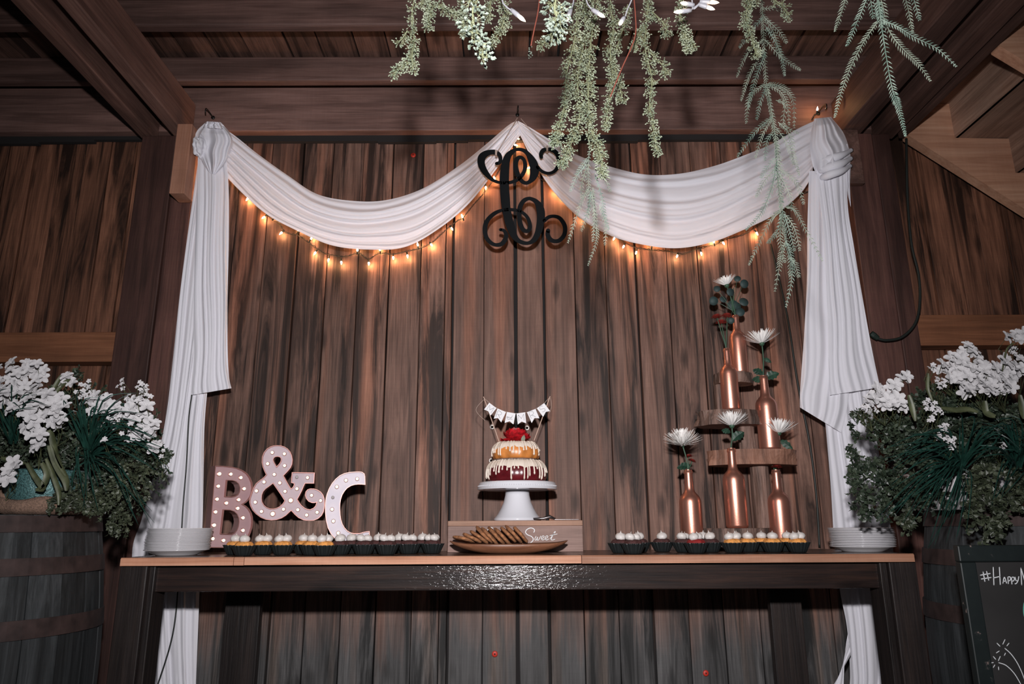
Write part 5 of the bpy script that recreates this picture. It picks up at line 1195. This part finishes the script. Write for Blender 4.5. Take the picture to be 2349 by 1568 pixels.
# ================================================================ HANGING GREENERY
def upto(p):    # cord from the top of a strand to the joists above
    return [Vector((p.x, p.y, ZD - .002)), p + Vector((0, 0, .25)), p]
def bud(mb, p, d, ln, w0):
    s_ = d.cross(Vector((.3, .5, .8)));
    if s_.length < 1e-3: return
    s_.normalize(); t = s_.cross(d); b = len(mb.v); m_ = p + d * ln * .6
    mb.v += [p, m_ + s_ * w0, m_ + t * w0, m_ - s_ * w0, m_ - t * w0, p + d * ln]
    mb.f += [(b, b+2, b+1), (b, b+3, b+2), (b, b+4, b+3), (b, b+1, b+4), (b+5, b+1, b+2), (b+5, b+2, b+3), (b+5, b+3, b+4), (b+5, b+4, b+1)]; mb.m += [0] * 8
def vine(paths, Y, lab, wpx=16, dens=1.0, mat='sage', grp=None, big=1.0):
    p0 = P(*paths[0][0], Y); t = thing('hanging_vine', p0, lab, 'vine', grp)
    for bi, path in enumerate(paths):
        q = [P(x, y, Y + U(-.01, .01)) for x, y in path]; L = sum((a - b_).length for a, b_ in zip(q, q[1:])); n = max(8, int(L / .010))
        pts = [Vector(v) for v in cr([tuple(v) for v in q], n)]
        MB().tube((upto(pts[0]) if bi == 0 else []) + pts, .0016, 5).build('vine_stem', M['sage_stem'], t, smooth=True)
        mb = MB(); st = MB(); K = int(L / .0042 * dens); k_ = Y / F * wpx
        for i in range(K):
            u = (i + U(0, 1)) / K * (n - 1); k = min(int(u), n - 2); p = pts[k].lerp(pts[k+1], u - k); tt = (pts[k+1] - pts[k]).normalized()
            r_ = rdir(); r_ = (r_ - tt * r_.dot(tt)).normalized(); d = (r_ * .75 + tt * .75).normalized(); taper = .55 + .45 * math.sin(PI * min(1, .15 + .85 * u / n))
            ln = k_ * U(.6, 1.15) * taper; e = p + d * ln; st.tube([p, p + d * ln * .5 + Vector((0, 0, .002)), e], .0006, 3, caps=False)
            for m2 in range(6):
                s0 = p + d * ln * U(.35, 1.0); dd = (d * .8 + rdir() * .9).normalized(); l2 = .0075 * U(.6, 1.2) * big; st.tube([s0, s0 + dd * l2], .0004, 3, caps=False)
                bud(mb, s0 + dd * l2, dd, .0052 * U(.7, 1.2) * big, .0017 * U(.8, 1.2) * big)
        mb.build('buds', M[mat], t, kind='stuff'); st.build('bud_stems', M['sage_stem'], t, kind='stuff')
    return t
vine([[(990, -120), (955, -20), (945, 40), (950, 90), (945, 130), (930, 150), (903, 168)], [(948, 100), (945, 130), (948, 162)], [(935, 70), (925, 85), (914, 97)]], 1.30, 'sage green bud vine, leftmost of the hanging greenery', 15)
vine([[(1020, -120), (990, -10), (985, 30), (983, 62)], [(1000, 10), (1030, 25), (1050, 35)], [(960, 5), (985, 12), (1040, 28)]], 1.34, 'short sage bud tuft right beside the leftmost vine', 16)
vine([[(1070, -120), (1060, 0), (1060, 40), (1066, 74)]], 1.36, 'short sage bud vine beside the pale near strand, on its left', 13)
vine([[(1090, -150), (1088, -20), (1084, 40), (1092, 80), (1103, 132)]], .88, 'pale blurred bud strand hanging close, left of the near fairy bulb', 20, .8, 'sage_pale', big=1.5)
vine([[(1130, -120), (1150, -10), (1158, 30), (1150, 65), (1125, 100)], [(1130, -60), (1125, 10), (1118, 40)]], 1.32, 'sage bud vine curving left just under the near fairy bulb', 17)
vine([[(1285, -150), (1278, -20), (1272, 20), (1282, 50), (1272, 78)]], .92, 'pale blurred bud strand at the top left of the thick vine bunch', 24, .9, 'sage_pale', big=1.5)
vine([[(1340, -120), (1325, 0), (1320, 80), (1300, 170), (1295, 240), (1280, 300), (1275, 325)], [(1310, 60), (1265, 85), (1243, 102)]], 1.36, 'thick bunch of sage bud vines, its left strand', 20, 1.25, grp='thick sage bunch')
vine([[(1350, -120), (1345, 0), (1340, 90), (1325, 180), (1330, 260), (1310, 330), (1288, 375)]], 1.40, 'thick bunch of sage bud vines, its middle strand', 22, 1.35, grp='thick sage bunch')
vine([[(1385, -120), (1370, 0), (1355, 100), (1350, 200), (1355, 290), (1375, 350), (1382, 402)]], 1.38, 'thick bunch of sage bud vines, its longest strand ending above a fern', 22, 1.35, grp='thick sage bunch')
vine([[(1420, -120), (1400, 0), (1408, 60), (1400, 120), (1405, 180), (1395, 240), (1390, 290)], [(1405, 140), (1420, 190), (1428, 232)], [(1440, 10), (1430, 60), (1412, 120)]], 1.42, 'loose sage bud vine at the right edge of the thick bunch', 17, 1.0, grp='thick sage bunch')
vine([[(1500, -120), (1490, -20), (1484, 40), (1480, 110), (1495, 180), (1490, 240), (1500, 300), (1507, 348)], [(1488, 20), (1520, 50), (1532, 75)], [(1490, 120), (1520, 150), (1528, 168)], [(1480, 60), (1465, 85), (1455, 110)]], 1.40, 'long slender sage bud vine hanging right of the thick bunch', 14, 1.0)
vine([[(1575, -120), (1565, -20), (1562, 40), (1572, 80), (1578, 112)], [(1565, 70), (1580, 90), (1594, 104)]], 1.38, 'short sage bud vine below the white bulb cluster', 12)
vine([[(1730, -120), (1722, -20), (1712, 30), (1722, 80), (1735, 125)], [(1740, -10), (1722, 30), (1706, 60)], [(1765, -10), (1795, 15), (1812, 38)]], 1.45, 'sage bud vine mixed into the top of the long fern', 14)
def twig(pts, Y, lab):
    q = [tuple(P(x, y, Y)) for x, y in pts]; o = MB().tube([Vector((q[0][0], Y, ZD - .002))] + [Vector(v) for v in cr(q, 24)], .0015, 6).build('red_twig', M['red_stem'], org=q[0], smooth=True); tag(o, lab, 'twig'); return o
tg = twig([(1243, -60), (1235, 20), (1225, 70), (1218, 105)], 1.30, 'thin bare reddish twig hanging left of the thick bunch')
tg['kind'] = tg.get('kind', ''); del tg['kind']
mb = MB(); 
for i in range(14):
    p = P(1216 + U(-5, 5), 112 + U(-8, 20), 1.30); bud(mb, p, rdir(), .004, .0016)
mb.build('twig_buds', M['sage_pale'], tg, kind='stuff')
twig([(1448, -60), (1458, 40), (1455, 90), (1425, 160), (1400, 222)], 1.33, 'thin reddish twig curving across the thick bunch on its right')
def frond(root, pts, Y, wpx, mat='fern', gap=.0064):
    q = [P(x, y, Y + k * .004) for k, (x, y) in enumerate(pts)]; L = sum((a - b_).length for a, b_ in zip(q, q[1:])); n = max(10, int(L / gap))
    P_ = [Vector(v) for v in cr([tuple(v) for v in q], n)]; mb = MB().tube(P_, [.0012 * (1 - .7 * i / n) for i in range(n)], 4, caps=False)
    w0 = wpx * Y / F; vd = (P_[0] - CAM).normalized(); tw_ = U(-.6, .6)
    for i in range(1, n):
        t = (P_[min(i+1, n-1)] - P_[i-1]).normalized(); s_ = t.cross(vd).normalized(); env = math.sin(PI * (.18 + .80 * i / n)) ** .7
        nn = s_.cross(t); s2 = (s_ * math.cos(tw_) + nn * math.sin(tw_))
        for sg in (-1, 1):
            d = (t * .74 + s2 * sg * .62 + nn * U(-.3, .3)).normalized(); leaf4(mb, P_[i], d, nn, w0 * 1.05 * env * U(.85, 1.1), w0 * .085)
    return mb.build('frond', M[mat], root)
def fern(lab, Y, fr_, wpx, mat='fern', gap=.0064, nm='hanging_fern'):
    t = thing(nm, P(*fr_[0][0], Y), lab, 'fern'); 
    p = P(*fr_[0][0], Y); MB().tube(upto(p), .0016, 5).build('fern_stem', M['sage_stem'], t)
    for i, f in enumerate(fr_):
        frond(t, f, Y + U(-.02, .02), wpx, mat if not isinstance(mat, list) else mat[i % len(mat)], gap)
    return t
def arc(a, b_, bx=0, by=0): return [a, ((a[0] + b_[0]) / 2 + bx, (a[1] + b_[1]) / 2 + by), b_]
fern('long green fern spray hanging in front of the right swag', 1.50, [
    [(1745, -80), (1748, 0), (1752, 90), (1758, 192), (1771, 268), (1780, 339)], [(1758, 190), (1772, 270), (1782, 340), (1786, 420), (1794, 482)], [(1780, 339), (1784, 410), (1794, 482), (1798, 520), (1803, 553)], [(1776, 300), (1790, 380), (1792, 450), (1790, 500)],
    arc((1750, 20), (1815, 45), 5, -12), arc((1750, 40), (1697, 108), -4, 0), arc((1752, 90), (1690, 175), -8, -10), arc((1755, 110), (1700, 230), -8, 0), arc((1756, 120), (1716, 246), -4, 0), arc((1752, 40), (1804, 97), 6, 0), arc((1754, 90), (1835, 160), 0, 8), arc((1756, 60), (1800, 172), 10, 0), arc((1748, 30), (1790, 130), 8, 0),
    arc((1758, 192), (1712, 281), -14, -14), arc((1760, 195), (1736, 272), -4, 0), [(1758, 192), (1790, 198), (1818, 225), (1822, 292)], [(1760, 195), (1790, 210), (1806, 240), (1810, 285)],
    arc((1771, 268), (1692, 358), -2, -8), arc((1772, 270), (1733, 360), -4, -6), [(1780, 230), (1800, 240), (1798, 285), (1830, 305)], arc((1778, 300), (1755, 366), -8, -8), [(1785, 280), (1812, 310), (1822, 360), (1833, 400)], arc((1778, 290), (1820, 375), 8, 0),
    arc((1780, 360), (1746, 405), -2, 0), arc((1790, 390), (1843, 466), 10, -10), arc((1788, 400), (1817, 480), 6, 0), [(1782, 370), (1770, 430), (1745, 490), (1712, 526)], arc((1784, 380), (1735, 450), -6, 0),
    [(1794, 482), (1770, 500), (1740, 560), (1718, 606)], arc((1796, 485), (1762, 556), 4, 10), [(1800, 475), (1822, 480), (1850, 530), (1886, 596)], arc((1800, 490), (1834, 572), 6, -6), arc((1798, 490), (1822, 573), 2, 0), arc((1795, 490), (1800, 600), -8, 0),
    [(1803, 553), (1792, 580), (1788, 610), (1778, 666)], [(1803, 553), (1815, 590), (1816, 640), (1803, 702)], arc((1812, 590), (1832, 633), 2, -4), arc((1800, 540), (1812, 630), 6, 0)], 13, ['fern', 'fern', 'fern_b'])
fern('green fern sprig hanging below the thick vine bunch', 1.42, [
    [(1352, 340), (1349, 400), (1352, 450), (1350, 500)], arc((1349, 372), (1309, 437), -6, 0), arc((1349, 380), (1334, 452), -6, 0), [(1352, 430), (1335, 460), (1318, 510), (1303, 555)], arc((1355, 440), (1334, 528), 4, 0), [(1360, 430), (1366, 500), (1368, 551), (1349, 607)], arc((1365, 380), (1399, 437), 6, 0), [(1365, 400), (1380, 450), (1386, 490), (1396, 524)], arc((1358, 440), (1360, 552), 4, 0), arc((1375, 470), (1388, 560), 8, 0), arc((1350, 360), (1322, 400), 0, 0)], 12, ['fern', 'fern_b', 'fern'])
fern('large near fern spray hanging at the upper right', 1.05, [
    [(2005, -80), (2012, 0), (2017, 30), (2022, 60)], arc((1955, -60), (1916, 70), 2, 0), arc((2000, -30), (1943, 104), 0, 0), [(2017, 45), (1985, 90), (1954, 147), (1930, 210), (1915, 268)], [(2015, 0), (2025, 80), (2044, 192), (2062, 250), (2077, 311)], [(2022, 30), (2045, 80), (2075, 116), (2105, 145), (2133, 184)], [(2022, 45), (2060, 62), (2097, 85), (2150, 112), (2192, 151)], arc((2058, -60), (2093, 72), 4, 0), arc((2075, -60), (2109, 44), 2, 0), arc((2010, -30), (2032, 60), 4, 0), arc((1990, -50), (2003, 40), 0, 0)], 17, ['fern_b', 'fern'], .0054)

# ---- near white string lights
def near_lights(lst, wires, lab, Y):
    t = thing('white_string_lights', P(*wires[0][0], Y), lab, 'string lights')
    for wv in wires: MB().tube(cr([tuple(P(x, y, Y + U(-.004, .004))) for x, y in wv], 30), .0016, 6).build('wire', M['wsocket'], t, smooth=True)
    MB().tube(upto(P(*wires[0][0], Y)), .0016, 5).build('wire', M['wsocket'], t)
    for (ax, ay, bx, by) in lst:
        a, b_ = P(ax, ay, Y), P(bx, by, Y - .006); d = (b_ - a).normalized(); L = (b_ - a).length; Mx = d.to_track_quat('Z', 'Y').to_matrix()
        so = MB().lathe([(0, 0), (.0042, 0), (.0046, L * .2), (.0050, L * .45), (.0040, L * .55), (0, L * .55)], a, 12, M=Mx).build('socket', M['wsocket'], t, smooth=True)
        MB().lathe([(.0028, L * .5), (.0038, L * .62), (.0036, L * .78), (.0018, L * .92), (0, L)], a, 10, M=Mx).build('bulb', M['bulbw'], so, smooth=True)
near_lights([(1172, 22, 1206, 50)], [[(1140, -60), (1152, 0), (1160, 14), (1173, 24)]], 'white socketed fairy bulb hanging near, left of the thick bunch', 1.25)
near_lights([(1358, 22, 1388, 40), (1432, 40, 1420, 58), (1310, 20, 1300, 50)], [[(1460, -60), (1450, -5), (1440, 20), (1433, 42)], [(1340, -60), (1345, 0), (1359, 23)], [(1320, -60), (1316, 0), (1311, 21)]], 'white fairy bulbs nestled in the thick vine bunch', 1.28)
near_lights([(1585, 24, 1545, 28), (1592, 12, 1560, 6), (1602, 10, 1640, 22), (1605, 4, 1650, 6)], [[(1560, -60), (1585, -10), (1590, 20), (1605, 8)], [(1620, -60), (1612, -10), (1604, 8), (1580, 26)]], 'cluster of white socketed fairy bulbs at the top of frame, right of centre', 1.27)
